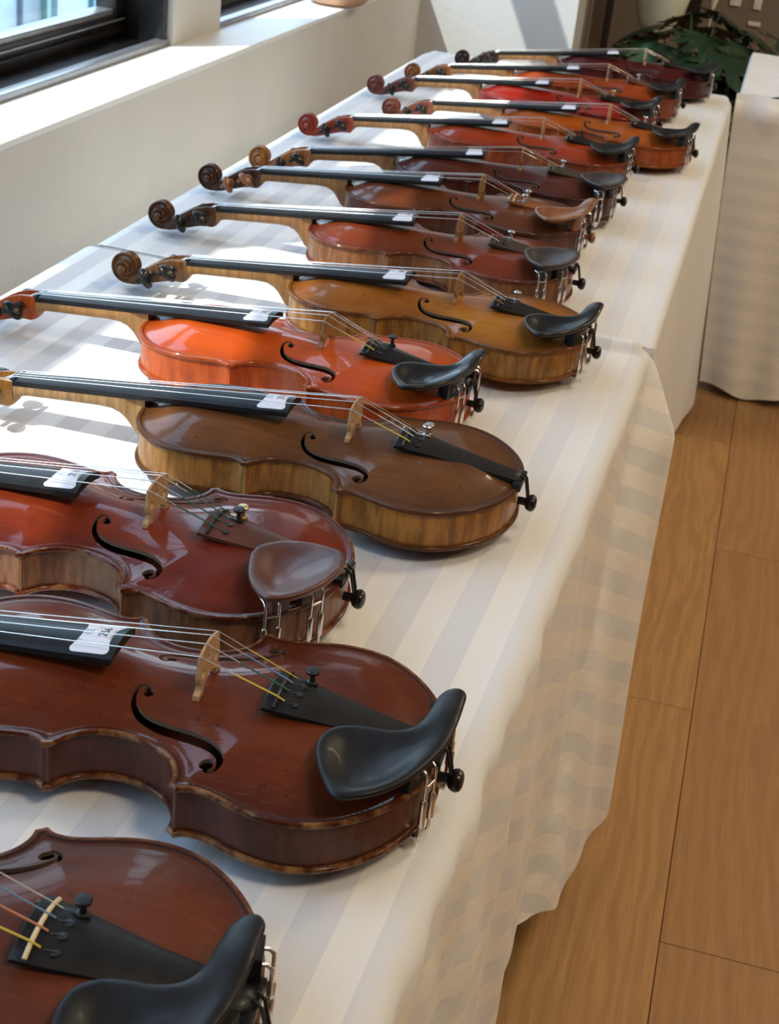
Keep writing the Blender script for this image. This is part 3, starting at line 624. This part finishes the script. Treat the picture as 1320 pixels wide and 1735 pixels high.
# ================================================================== TABLES AND CLOTHS
def cloth_mat(name, ca, cb):
    mt, nd, lk, b = newmat(name); at = nd.new('ShaderNodeAttribute'); at.attribute_name = 'stripe'
    w = math_n(nd, lk, 'FRACT', math_n(nd, lk, 'DIVIDE', at.outputs['Fac'], .0500)); tri = math_n(nd, lk, 'ABSOLUTE', math_n(nd, lk, 'SUBTRACT', w, .5))
    st = math_n(nd, lk, 'DIVIDE', math_n(nd, lk, 'SUBTRACT', tri, .243), .014, clamp=True)
    lk.new(mix_n(nd, lk, st, ca, cb), b.inputs['Base Color'])  # woven satin stripes; their sheen contrast is put into the colour
    lk.new(math_n(nd, lk, 'MULTIPLY_ADD', st, .35, .42), b.inputs['Roughness']); b.inputs['Sheen Weight'].default_value = .1
    v = coords(nd, lk); wv = noise(nd, lk, v, 900, 2); cr = noise(nd, lk, coords(nd, lk, (1, .35, 1), rot=(0, 0, .5)), 14, 4, .55)
    h = math_n(nd, lk, 'ADD', math_n(nd, lk, 'MULTIPLY', wv, .10), math_n(nd, lk, 'MULTIPLY', cr, 3.0))
    lk.new(bump(nd, lk, h, .0012), b.inputs['Normal']); return mt
CLOTH = cloth_mat('striped_damask', (.80, .795, .78), (.665, .68, .71)); CLOTH3 = cloth_mat('plain_white_damask', (.77, .76, .74), (.72, .71, .70))
TH = 0.735
def vnoise(x, y, s):
    return (math.sin(x * 1.7 * s + 1.3 * math.sin(y * 2.3 * s + .5)) + math.sin(y * 1.1 * s + 2.1 + 1.7 * math.sin(x * .9 * s)) + math.sin((x + y) * 2.6 * s + .7)) / 3
def strip_profile(xl, xr, zl, zr, rad=.014, n=64):
    """points (x, z, s, side) across the table: left drop, top, right drop"""
    P = []; 
    for k in range(10): t = k / 10; P.append((xl - .004 * (1 - t), zl * (1 - t) - rad * t, 'L', t))
    for k in range(5): a = PI / 2 * k / 5; P.append((xl + rad * (1 - math.cos(a)), -rad + rad * math.sin(a), 'LT', 0))
    for k in range(n + 1): t = k / n; P.append((xl + rad + (xr - xl - 2 * rad) * t, 0, 'T', t))
    for k in range(1, 6): a = PI / 2 * k / 5; P.append((xr - rad + rad * math.sin(a), -rad + rad * math.cos(a), 'RT', 0))
    for k in range(1, 41): t = k / 40; P.append((xr, -rad + (zr + rad) * t, 'R', t))
    return P
def front_cloth():
    xl, xr, ya, yb, zb = -.815, -.063, .15, 1.768, -.605; pr = strip_profile(xl, xr, -.45, zb, .016)
    ys = list(np.linspace(ya, yb - .045, 125)) + list(np.linspace(yb - .041, yb, 14)); rows = []; ST = []
    extra = [(yb + .004, -.003, -.012), (yb + .006, -.010, -.03), (yb + .007, -.02, -.06)]
    for j, y in enumerate(ys + [e[0] for e in extra]):
        ex = None if j < len(ys) else extra[j - len(ys)]; row = []; yy = min(y, yb); s = 0; last = None
        for (x, z, tag, t) in pr:
            sh = -.022 * (yb - yy); X = x + (sh if x > -.4 else 0); Y = y; Z = z
            if tag == 'T':
                Z += .0004 + .0006 * vnoise(X * 9, Y * 5, 1.3) + .0004
                ed_ = smooth01((X + .16) / .08) * math.exp(-((Y - .82) / .30) ** 2); Z += .0035 * ed_ * abs(vnoise(X * 22 + Y * 9, Y * 16, 1.9))
                Z += .0016 * math.exp(-((X + .100 + .013 * (1.25 - Y)) / .0016) ** 2) * (1 if Y < 1.7 else 0)     # ironed crease
                if yb - Y < .030 and X > -.30: Z += .013 * smooth01((X + .30) / .15) * math.sin(PI * min(1, max(0, (Y - yb + .030) / .030))) ** 1.0
                Z = Z - (0.0007 if X < -.1 else 0)
            if tag in ('R', 'RT'):
                dn = -z; yc = yb - .43 * (dn / .73) ** .85; wave = .0045 * math.sin(Y * 21 + dn * 3) * min(1, dn / .15) + .003 * math.sin(Y * 47 - dn * 8) * min(1, dn / .2)
                wr = .0065 * vnoise(Y * 15, dn * 7, 2.2) * math.exp(-((Y - .80) / .38) ** 2) * min(1, dn / .02) * (1 - .6 * min(1, dn / .3))
                X += wave + wr
                bb = max(0.0, min(1.0, (Y - yc) / max(.02, (yb - yc) * .85)))
                if dn > .01: X += .052 * bb ** .8 * min(1, dn / .10) * (.75 + .30 * dn / .73) + .006 * (bb > 0) * min(1, dn / .1)
                Z = z - .012 * math.sin(Y * 7 + .5) * t ** 4 - .055 * smooth01(bb / .4) * t ** 3
            if ex: X = X + ex[1] if tag in ('R', 'RT') else X; Z = min(Z, Z if tag in ('R', 'L') else ex[2] * .8 + Z)
            row.append((X, Y, Z))
            if last is not None: s += math.hypot(x - last[0], z - last[1])
            last = (x, z)
            if tag in ('R',):
                dn = -z; yc = yb - .43 * (dn / .73) ** .85
                ST.append((.88 * dn - .47 * Y + .3))
            else: ST.append(x - xr + .0115 + .5 + (.0 if x > -.4 else 0))
        rows.append(row)
    mb = MB(); mb.grid(rows); mb.att['stripe'] = ST; return mb.mesh('tablecloth', 1, angle=80, fix=False)
def rear_cloth():
    xl, xr, ya, yb = -.805, -.061, 1.780, 3.690; pr = strip_profile(xl, xr, -.45, -.725, .012); rows = []; ST = []
    ys = [ya - .002, ya] + list(np.linspace(ya + .006, yb, 110)) + [yb + .006, yb + .010, yb + .011]
    for j, y in enumerate(ys):
        row = []; e = max(0, len(ys) - 3 - j) == 0 and j - (len(ys) - 4) or 0
        for (x, z, tag, t) in pr:
            X, Y, Z = x, y, z
            if y > 3.60 : X += (-.009 if x > -.4 else .009) * smooth01((y - 3.60) / .08) ** 2 * (1 if tag != 'T' else abs(t - .5) * 2)
            if tag == 'T': Z += .0004 + .0005 * vnoise(X * 7, Y * 4, 1.7)
            if tag in ('R', 'RT'): dn = -z; X += .062 * (dn / .73) ** 1.1 * smooth01((Y - 3.15) / .5) + .003 * math.sin(Y * 9 + dn * 5) * min(1, dn / .15) + .002 * math.sin(Y * 30 + dn * 2) * min(1, dn / .3)
            if e and tag in ('T', 'LT', 'RT'): Z -= (0, .002, .008, .06)[e]
            row.append((X, Y, Z)); ST.append(x - xr + .5 + .0105 if tag != 'R' else .5)
        rows.append(row)
    mb = MB(); mb.grid(rows); mb.att['stripe'] = ST
    o = [[(x, ya - .0022, -.0002 - .4 * t) for x in np.linspace(xl + .004, xr - .0005, 12)] for t in (0, .03, .06, .3, 1)]
    mb.grid(o); mb.att['stripe'] += [p[0] for r in o for p in r]
    # end drop at the far end
    o = [[(x + .068 * t ** 1.1 * u_, yb + .012 + .004 * math.sin(x * 25) * t, -.02 - .70 * t) for x, u_ in zip(np.linspace(xl + .015, xr - .012, 30), np.linspace(0, 1, 30))] for t in np.linspace(0, 1, 12)]
    mb.grid(o); mb.att['stripe'] += [p[0] for r in o for p in r]
    return mb.mesh('tablecloth', 1, angle=80, fix=False)
def side_cloth():
    xa, xb, ya, yb = -.056, 1.75, 3.742, 4.490; mb = MB(); ST = []
    def add(rows, st):
        mb.grid(rows); ST.extend([st(p) for r in rows for p in r])
    xs = np.linspace(xa + .01, xb, 80); add([[(x, y, .0009 + .0012 * vnoise(x * 8, y * 7, 1.5) + (.006 * math.exp(-((x - xa - .10) / .006) ** 2))) for x in xs] for y in np.linspace(ya + .012, yb - .01, 24)], lambda p: p[1])
    def fx(x, t): return .010 * math.sin(x * 19 + 1.0) * t + .012 * math.sin(x * 43) * t + .035 * t * math.exp(-((x - .14) / .05) ** 2)
    add([[(x + .055 * t ** 1.2 * max(0, 1 - (x - xa) / .5), ya + .012 - .012 * min(1, t * 30) - .012 * math.sin(PI * min(1, t * 9)) * (1 + .6 * math.sin(x * 60)) - fx(x, t), .0009 - .002 * (t > 0) - .722 * t - .02 * math.exp(-((x - .08) / .05) ** 2) * (t == 1)) for x in np.linspace(xa, xb, 150)] for t in [0] + list(np.linspace(.02, 1, 36))], lambda p: p[2])
    add([[(xa + .01 - .010 * min(1, t * 30) + .055 * t ** 1.2, y, .0009 - .002 * (t > 0) - .722 * t) for y in np.linspace(ya, yb, 20)] for t in [0] + list(np.linspace(.02, 1, 16))], lambda p: p[2])
    mb.att['stripe'] = ST; return mb.mesh('tablecloth', 1, angle=80, fix=False)
link('tablecloth', front_cloth(), CLOTH, None, 'white striped damask cloth on the nearest table, hanging down in folds by the aisle', 'tablecloth', 'white tablecloths')
link('tablecloth', rear_cloth(), CLOTH, None, 'white striped damask cloth on the second table, carrying the farther violins', 'tablecloth', 'white tablecloths')
link('tablecloth', side_cloth(), CLOTH3, None, 'white cloth over the empty table beyond the aisle at right', 'tablecloth', 'white tablecloths')
TBL = simple('table_laminate', (.35, .33, .3), .5); TLEG = simple('table_steel', (.1, .1, .1), .4, metal=.8)
def table(x0, x1, y0, y1, label):
    r = thing('folding_table', ((x0 + x1) / 2, (y0 + y1) / 2, -.75), 0, label, 'table', 'cloth-covered folding tables'); w, d = (x1 - x0) / 2, (y1 - y0) / 2
    mb = MB(); mb.box(-w, w, -d, d, .715, .7475, .003); link('tabletop', mb.mesh('tabletop'), TBL, r)
    for sx in (-1, 1):
        for sy in (-1, 1):
            mb = MB(); mb.tube([(sx * (w - .10), sy * (d - .15), .001), (sx * (w - .10), sy * (d - .15), .716)], .0125, 10); link('leg', mb.mesh('leg'), TLEG, r)
table(-.80, -.115, .17, 1.745, 'folding table under the nearest striped cloth')
table(-.79, -.09, 1.80, 3.64, 'folding table under the second striped cloth')
table(.02, 1.70, 3.79, 4.46, 'folding table under the white cloth beyond the aisle')

# ================================================================== ROOM
def plaster(name, col, amp=.05, rough=.85):
    mt, nd, lk, b = newmat(name); v = coords(nd, lk); n = noise(nd, lk, v, 3, 5, .6); lo = tuple(c * (1 - amp) for c in col); hi = tuple(min(1, c * (1 + amp)) for c in col)
    lk.new(ramp(nd, lk, n, .3, .7, lo, hi), b.inputs['Base Color']); b.inputs['Roughness'].default_value = rough; lk.new(bump(nd, lk, noise(nd, lk, v, 60, 4, .6), .0012), b.inputs['Normal']); return mt
WALLM = plaster('wall_plaster', (.60, .59, .56)); WHITE = plaster('white_wall_paint', (.56, .57, .575)); SILLM = plaster('white_sill_paint', (.72, .73, .72), .03, .45)
BROWNW = plaster('taupe_wall_paint', (.25, .21, .185)); CEILM = plaster('ceiling_paint', (.62, .60, .57))
FRAMEM = simple('bronze_window_frame', (.018, .016, .016), .35, metal=.5, coat=.3, nscale=10, namp=.4); FRAMEG = simple('grey_window_trim', (.34, .35, .37), .3, metal=.6)
def struct(name, mb, mat, parent=None, **k):
    o = link(name, mb.mesh(name, smooth=False), mat, parent, **k)
    if parent is None: o['kind'] = 'structure'
    return o
XI, XW, XO = -1.08, -1.20, -1.32; SZ = .035; HEAD = 1.92; YN, YF = -2.6, 7.2
mb = MB(); mb.box(XO, XI, YN, 4.78, -.75, SZ - .012); mb.box(XO, XI, YN, 4.78, HEAD, CEIL)
PIL = [(-.64, -.32), (1.20, 1.51), (3.03, 3.31)]
for a, b_ in PIL + [(YN, -2.2), (4.70, 4.78)]: mb.box(XO, XW, a, b_, SZ, HEAD)
wl_ = struct('wall_left', mb, WALLM)
mb = MB(); mb.box(XO + .01, XI + .002, YN, 4.775, SZ - .012, SZ, .002); sill = struct('window_sill', mb, SILLM); sill['kind'] = 'structure'
# windows: frame, jamb lining, sash and pane
PANE = bpy.data.materials.new('window_glass'); PANE.use_nodes = True; nd = PANE.node_tree.nodes; lk = PANE.node_tree.links; nd.clear()
o_ = nd.new('ShaderNodeOutputMaterial'); mx = nd.new('ShaderNodeMixShader'); tr = nd.new('ShaderNodeBsdfTransparent'); gl = nd.new('ShaderNodeBsdfGlossy'); gl.inputs['Roughness'].default_value = .02; mx.inputs[0].default_value = .06; tr.inputs[0].default_value = (.95, .98, .97, 1)
lk.new(tr.outputs[0], mx.inputs[1]); lk.new(gl.outputs[0], mx.inputs[2]); lk.new(mx.outputs[0], o_.inputs[0])
for n_, (ya, yb) in enumerate(((-2.2, -.64), (-.32, 1.20), (1.51, 3.03), (3.31, 4.70))):
    w = bpy.data.objects.new('window_%d' % (n_ + 1), None); COL.objects.link(w); w.location = (-1.25, (ya + yb) / 2, SZ); w['kind'] = 'structure'
    c = -(ya + yb) / 2; X = 1.25
    def part(nm, mb, mt): 
        mb.v = [(x + X, y + c, z - SZ) for x, y, z in mb.v]; link(nm, mb.mesh(nm, angle=30), mt, w)
    mb = MB(); mb.box(-1.232, -1.207, ya, yb, SZ, SZ + .014, .003); part('frame_trim', mb, FRAMEG)
    mb = MB(); mb.box(-1.318, -1.232, ya, yb, SZ, SZ + .006); mb.box(-1.345, -1.312, ya, yb, SZ - .02, .0515)
    for q0, q1 in ((ya, ya + .022), (yb - .022, yb)): mb.box(-1.318, -1.212, q0, q1, SZ, HEAD, .003)
    mb.box(-1.318, -1.212, ya, yb, HEAD - .02, HEAD); part('frame', mb, FRAMEM)
    mb = MB(); y0, y1 = ya + .024, yb - .024
    mb.box(-1.345, -1.297, y0, y1, .052, .066, .002); mb.box(-1.345, -1.303, y0, y1, .066, .078, .002); mb.box(-1.345, -1.300, y0, y1, .081, .090, .002)
    for q0, q1 in ((y0, y0 + .04), (y1 - .04, y1)): mb.box(-1.345, -1.300, q0, q1, .078, HEAD - .03, .003)
    mb.box(-1.345, -1.300, y0, y1, HEAD - .07, HEAD - .03); mb.box(-1.345, -1.270, y0, y1, 1.10, 1.24, .004); part('sash', mb, FRAMEM)
    mb = MB(); mb.box(-1.345, -1.306, y0 + .03, y1 - .03, .090, .102, .002); mb.box(-1.345, -1.297, y0 + .0, y1 - .0, .0785, .0815); part('sash_bead', mb, FRAMEG)
    mb = MB(); mb.box(-1.333, -1.329, y0 + .03, y1 - .03, .095, HEAD - .06); part('pane', mb, PANE)
# floor with single planks
def plank_mat():
    mt, nd, lk, b = newmat('oak_floor'); oi = nd.new('ShaderNodeObjectInfo'); rnd = oi.outputs['Random']
    mp = nd.new('ShaderNodeMapping'); t = nd.new('ShaderNodeTexCoord'); cmb = nd.new('ShaderNodeCombineXYZ')
    lk.new(math_n(nd, lk, 'MULTIPLY', rnd, 37.0), cmb.inputs[0]); lk.new(math_n(nd, lk, 'MULTIPLY', rnd, 91.0), cmb.inputs[1]); lk.new(t.outputs['Object'], mp.inputs[0]); lk.new(cmb.outputs[0], mp.inputs['Location'])
    def sc(v, s): 
        m2 = nd.new('ShaderNodeMapping'); m2.inputs['Scale'].default_value = s; lk.new(v, m2.inputs[0]); return m2.outputs[0]
    wob = noise(nd, lk, sc(mp.outputs[0], (9, 2.2, 1)), 1, 3, .5)
    g = nd.new('ShaderNodeTexWave'); g.wave_type = 'BANDS'; g.bands_direction = 'X'; g.inputs['Scale'].default_value = 7; g.inputs['Distortion'].default_value = 14; g.inputs['Detail'].default_value = 3; g.inputs['Detail Scale'].default_value = 1.2; lk.new(sc(mp.outputs[0], (1.6, .22, 1)), g.inputs['Vector'])
    fine = noise(nd, lk, sc(mp.outputs[0], (260, 9, 1)), 1, 3, .6)
    col = mix_n(nd, lk, ramp(nd, lk, g.outputs[0], .1, .9, (.15,) * 3, (.75,) * 3), lin((148, 110, 62)), lin((172, 130, 76)))
    col = mix_n(nd, lk, math_n(nd, lk, 'MULTIPLY', ramp(nd, lk, fine, .35, .7), .45), col, lin((120, 80, 46)))
    col = mix_n(nd, lk, math_n(nd, lk, 'MULTIPLY', rnd, .45), col, lin((122, 84, 48)))
    kn = nd.new('ShaderNodeTexVoronoi'); kn.inputs['Scale'].default_value = 1; lk.new(sc(mp.outputs[0], (5.5, 2.2, 1)), kn.inputs['Vector'])
    kd = math_n(nd, lk, 'ADD', kn.outputs['Distance'], math_n(nd, lk, 'MULTIPLY', math_n(nd, lk, 'SUBTRACT', wob, .5), .25))
    col = mix_n(nd, lk, ramp(nd, lk, kd, .0, .05, (.8,) * 3, (0, 0, 0)), col, lin((62, 42, 28)))
    lk.new(col, b.inputs['Base Color']); b.inputs['Roughness'].default_value = .55; lk.new(bump(nd, lk, fine, .0004), b.inputs['Normal']); return mt
OAK = plank_mat(); GAP = simple('floor_underlay', (.03, .02, .013), .9)
mb = MB(); mb.box(-1.32, 4.6, YN, YF, -.80, -.7535); floor = struct('floor', mb, GAP)
PW, PL = .185, 1.225
mb = MB(); mb.box(-PW / 2 + .0006, PW / 2 - .0006, -PL / 2 + .0006, PL / 2 - .0006, -.0045, 0, .0008); PLK = mb.mesh('plank', smooth=False)
off0 = {0: 2.20, 1: 1.612}
for c in range(-6, 25):
    xc = .1005 + PW * (c - .5)
    jo = off0.get(c, (c * .437 * PL) % PL + 1.6)
    y = jo - PL * math.ceil((jo - YN) / PL)
    while y < YF:
        o = link('plank', PLK, OAK, floor, loc=(xc, y + PL / 2, -.749)); y += PL
mb = MB(); mb.box(-1.32, 4.6, YN, YF, CEIL, CEIL + .05); struct('ceiling', mb, CEILM)
# far walls: white wall end, taupe return and back wall
mb = MB(); mb.box(-1.32, -.590, 4.78, 4.98, -.75, CEIL); struct('wall_back', mb, WHITE)
mb = MB(); mb.box(-.80, -.625, 4.98, 6.55, -.75, CEIL); struct('wall_return', mb, BROWNW)
mb = MB(); mb.box(-.80, 4.6, 6.55, 6.75, -.75, CEIL); struct('wall_far', mb, BROWNW)
mb = MB(); mb.box(4.5, 4.7, YN, YF, -.75, CEIL); struct('wall_right', mb, BROWNW)
mb = MB(); mb.box(-1.32, 4.6, YN - .1, YN, -.75, CEIL); struct('wall_front', mb, BROWNW)
# ceiling lamps over the aisle
LAMPG, nd, lk, b = newmat('lamp_diffuser'); b.inputs['Emission Color'].default_value = (1, .8, .55, 1); b.inputs['Emission Strength'].default_value = 3
for q, (lx, ly) in enumerate(LAMPS):
    r = thing('ceiling_lamp', (lx, ly, CEIL), 0, ('round flat ceiling lamp nearest the camera, above the aisle', 'round flat ceiling lamp above the aisle, middle of the three there', 'round flat ceiling lamp above the aisle, farthest from the camera', 'round flat ceiling lamp deep in the room, the nearer one', 'round flat ceiling lamp deep in the room, the farther one')[q], 'lamp', 'round flat ceiling lamps')
    mb = MB(); mb.lathe([(.30, 0), (.31, -.02), (.31, -.035), (.30, -.038)], n=32); link('lamp_body', mb.mesh('lamp_body'), WHITE, r)
    mb = MB(); mb.lathe([(.285, -.0385), (.27, -.044), (.01, -.045)], n=32); link('lamp_diffuser', mb.mesh('lamp_diffuser'), LAMPG, r)

# ================================================================== SMALL THINGS
# tan pot on the sill
POTM = simple('terracotta', lin((214, 170, 138)), .7, nscale=12, namp=.12, bmp=.001); SOIL = simple('potting_soil', (.03, .02, .015), .95)
r = thing('plant_pot', (-1.118, 3.965, SZ), 0, 'tan clay pot standing on the far end of the window sill', 'pot')
mb = MB(); mb.lathe([(.050, 0), (.058, .001), (.072, .008), (.086, .024), (.094, .050), (.098, .085), (.100, .120), (.100, .135), (.093, .135), (.091, .118)], n=40); link('pot_body', mb.mesh('pot_body'), POTM, r)
mb = MB(); mb.lathe([(.088, .108), (.090, .112), (.04, .118), (.002, .12)], n=24); link('soil', mb.mesh('soil'), SOIL, r)
# pale tapered vases behind the plant
VASEM = simple('pale_celadon_glaze', (.82, .88, .76), .35, coat=.3, nscale=4, namp=.06); POST = simple('dark_wood', (.018, .012, .010), .4)
def vase(x, y, zb, rmax, h, label, sq=1.0):
    r = thing('vase', (x, y, -.75), 0, label, 'vase'); b0 = zb + .75
    mb = MB(); mb.lathe([(rmax * .5, 0), (rmax * .55, .02), (rmax * .12, .08), (rmax * .10, b0 - .02), (rmax * .16, b0), (rmax * .42, b0 + h * .06), (rmax * .70, b0 + h * .22), (rmax * .88, b0 + h * .45), (rmax * .97, b0 + h * .7), (rmax, b0 + h), (rmax * .95, b0 + h + .01), (rmax * .9, b0 + h)], n=40); link('vase_body', mb.mesh('vase_body'), VASEM, r)
vase(-.395, 5.50, -.155, .112, .40, 'wide pale celadon vase on a slim stem behind the leafy plant')
vase(-.232, 5.75, -.045, .034, .42, 'narrow white pointed vase standing beside the wide pale vase')
for x, y, nm, s in ((-.555, 5.36, 'thin dark wooden post between the taupe wall and the pale vase', .012), (-.292, 5.62, 'dark wooden post between the two pale vases', .026)):
    r = thing('dark_post', (x, y, -.75), 0, nm, 'post'); mb = MB(); mb.box(-s, s, -s, s, .02, 2.2, .003); link('pole', mb.mesh('pole'), POST, r); mb = MB(); mb.box(-.035, .035, -.035, .035, .0015, .02, .004); link('base', mb.mesh('base'), POST, r)  # plain dark upright posts, standing for door-frame trim
# plain white rectangles on the taupe far wall
PL_ = simple('plain_white_mark', (.96, .95, .92), .35)
for x0, x1, z0_, z1_, lb in ((-.20, -.155, -.105, -.04, 'wide white card on the taupe far wall'), (-.105, -.073, -.108, -.05, 'small square white card on the taupe far wall'), (-.112, -.062, -.172, -.155, 'small white strip low on the taupe far wall')):
    mb = MB(); mb.box(x0, x1, 6.541, 6.5495, z0_, z1_, .002); link('wall_mark', mb.mesh('wall_mark'), PL_, None, lb, 'mark', 'white marks on the taupe wall')
# leafy plant in a pot behind the tables
LEAFM, nd, lk, b = newmat('dark_green_leaf'); v = coords(nd, lk); n1 = noise(nd, lk, v, 7, 3); oi = nd.new('ShaderNodeObjectInfo')
cc = mix_n(nd, lk, ramp(nd, lk, n1, .3, .7), (.007, .024, .011), (.016, .048, .018)); cc = mix_n(nd, lk, math_n(nd, lk, 'MULTIPLY', oi.outputs['Random'], .5), cc, (.012, .038, .024)); lk.new(cc, b.inputs['Base Color']); b.inputs['Roughness'].default_value = .38; b.inputs['Specular IOR Level'].default_value = .6
STEMM = simple('green_stem', (.08, .13, .03), .5); DPOT = simple('dark_glazed_pot', (.03, .03, .035), .4)
def leaf_mesh(sd):
    rg = random.Random(sd); lobes = 9; ol = [(0, 0)]
    pts = []
    for k in range(lobes):
        a = math.radians(-118 + 236 * k / (lobes - 1)); L = .145 * (1 - .42 * abs(k - 4) / 4) * rg.uniform(.9, 1.08)
        a2 = a + math.radians(236 / (lobes - 1) / 2); w = math.radians(9)
        pts += [(.80 * L, a - w), (.93 * L, a - w * .35), (L * 1.03, a), (.92 * L, a + w * .4), (.78 * L, a + w)]
        if k < lobes - 1: pts.append((L * .44, a2))
    ol = [(0, .004)] if False else []
    ol = [(-.012, 0)] + [(r_ * math.cos(a), r_ * math.sin(a)) for r_, a in pts]
    ol = np.array(ol); g = np.stack([a.ravel() for a in np.meshgrid(np.arange(-.06, .15, .022), np.arange(-.11, .11, .022))], 1); g = g[inside(g, ol)]; g = g[dist_poly(g, ol) > .006]
    vv, ff = cdt(ol, [], g); ff = ff[inside(vv[ff].mean(1), ol)]; mb = MB(); V_ = []
    for x, y in vv:
        r_ = math.hypot(x, y); a = math.atan2(y, x); rib = abs(math.sin((a + math.radians(118)) / math.radians(236 / (lobes - 1)) * PI)); V_.append((x, y, -.9 * r_ * r_ * 1.6 - .010 * rib * min(1, r_ / .05) + .004))
    mb.add(V_, ff.tolist()); mb.add([(x, y, z - .0006) for x, y, z in V_], ff[:, ::-1].tolist()); return mb.mesh('leaf', angle=60)
LM = [leaf_mesh(s) for s in range(4)]
pr_ = thing('potted_plant', (-.235, 5.12, -.75), 0, 'potted plant with large deeply lobed dark green leaves behind the farthest violin', 'plant')
mb = MB(); mb.lathe([(.10, .001), (.115, .01), (.15, .26), (.155, .28), (.14, .28), (.135, .25), (.01, .25)], n=32); link('pot', mb.mesh('pot'), DPOT, pr_)
LV = [(-.12, -.10, .66, .3, 1.1), (.00, -.16, .64, .5, 1.2), (.10, -.14, .66, .2, 1.25), (.20, -.10, .62, .3, 1.0), (.28, -.02, .66, .4, 1.1), (-.22, .0, .62, .3, .9), (-.16, .12, .66, .3, 1.0), (-.04, .10, .745, .3, 1.15), (.06, .04, .76, .25, 1.2), (.16, .08, .71, .35, 1.1), (.26, .16, .69, .3, 1.1), (-.08, .0, .70, .4, 1.0), (.02, -.06, .70, .35, 1.1), (.14, -.02, .68, .4, 1.1), (-.20, -.12, .56, .5, 1.0), (-.05, -.20, .54, .6, 1.1), (.09, -.22, .52, .6, 1.1), (.22, -.18, .50, .6, 1.1), (.30, -.12, .54, .5, 1.0), (.34, .08, .62, .4, 1.0), (.05, .18, .70, .3, 1.1), (.18, -.28, .40, .7, 1.1), (.02, -.27, .42, .7, 1.1), (.10, -.05, .56, .5, 1.25), (.02, .02, .60, .4, 1.3), (.17, .02, .54, .5, 1.2), (.24, .06, .60, .4, 1.2), (-.10, -.06, .58, .5, 1.2), (.12, .14, .62, .3, 1.2), (.20, -.05, .46, .6, 1.2), (.06, -.14, .46, .6, 1.2), (-.14, .02, .70, .3, 1.1)]
for q, (x, y, z, tilt, s) in enumerate(LV):
    az = math.atan2(y, x) if abs(x) + abs(y) > .05 else random.uniform(-3, 3)
    az = az * .6 + (-PI / 2) * .4 if y < 0 else az
    o = link('leaf', LM[q % 4], LEAFM, pr_, loc=(x, y, z)); o.rotation_euler = (random.uniform(-.25, .25), tilt + random.uniform(-.1, .2), az); o.scale = (s, s, s)
    mb = MB(); mb.tube([(0.02 * math.cos(az), .02 * math.sin(az), .25), (x * .35, y * .35, .25 + (z - .25) * .6), (x * .8, y * .8, z * .97), (x, y, z)], [.005, .004, .003, .003], 6); link('stem', mb.mesh('stem'), STEMM, pr_)
# building across the street
BL = [simple('facade_glass_%d' % k, tuple(v * .4 for v in lin(c)), .35, nscale=1.5, namp=.2) for k, c in enumerate(((150, 185, 205), (120, 170, 195), (205, 225, 238), (165, 210, 200), (130, 150, 170), (178, 200, 225)))]
r = thing('office_building', (-9.0, 14.0, -12.0), 0, 'office building with upright blue and green facade panels seen through the window', 'building')
mb = MB(); mb.box(-4, -.3, -14, 14, 0, 14.5); link('facade', mb.mesh('facade', smooth=False), BL[2], r)
yy = -13.9; q = 0
while yy < 13.5:
    w = (.55, .22, .8, .3, .5, .18, .7)[q % 7]; mb = MB(); mb.box(-.30, -.22 + .06 * (q % 3), yy, yy + w - .05, 0.02, 14.4); link('facade_panel', mb.mesh('facade_panel', smooth=False), BL[(q * 5 + q // 3) % 6], r); yy += w; q += 1
mb = MB(); mb.box(-60, -1.6, -40, 60, -12.2, -12.0); struct('ground', mb, simple('street_asphalt', (.18, .18, .19), .9))
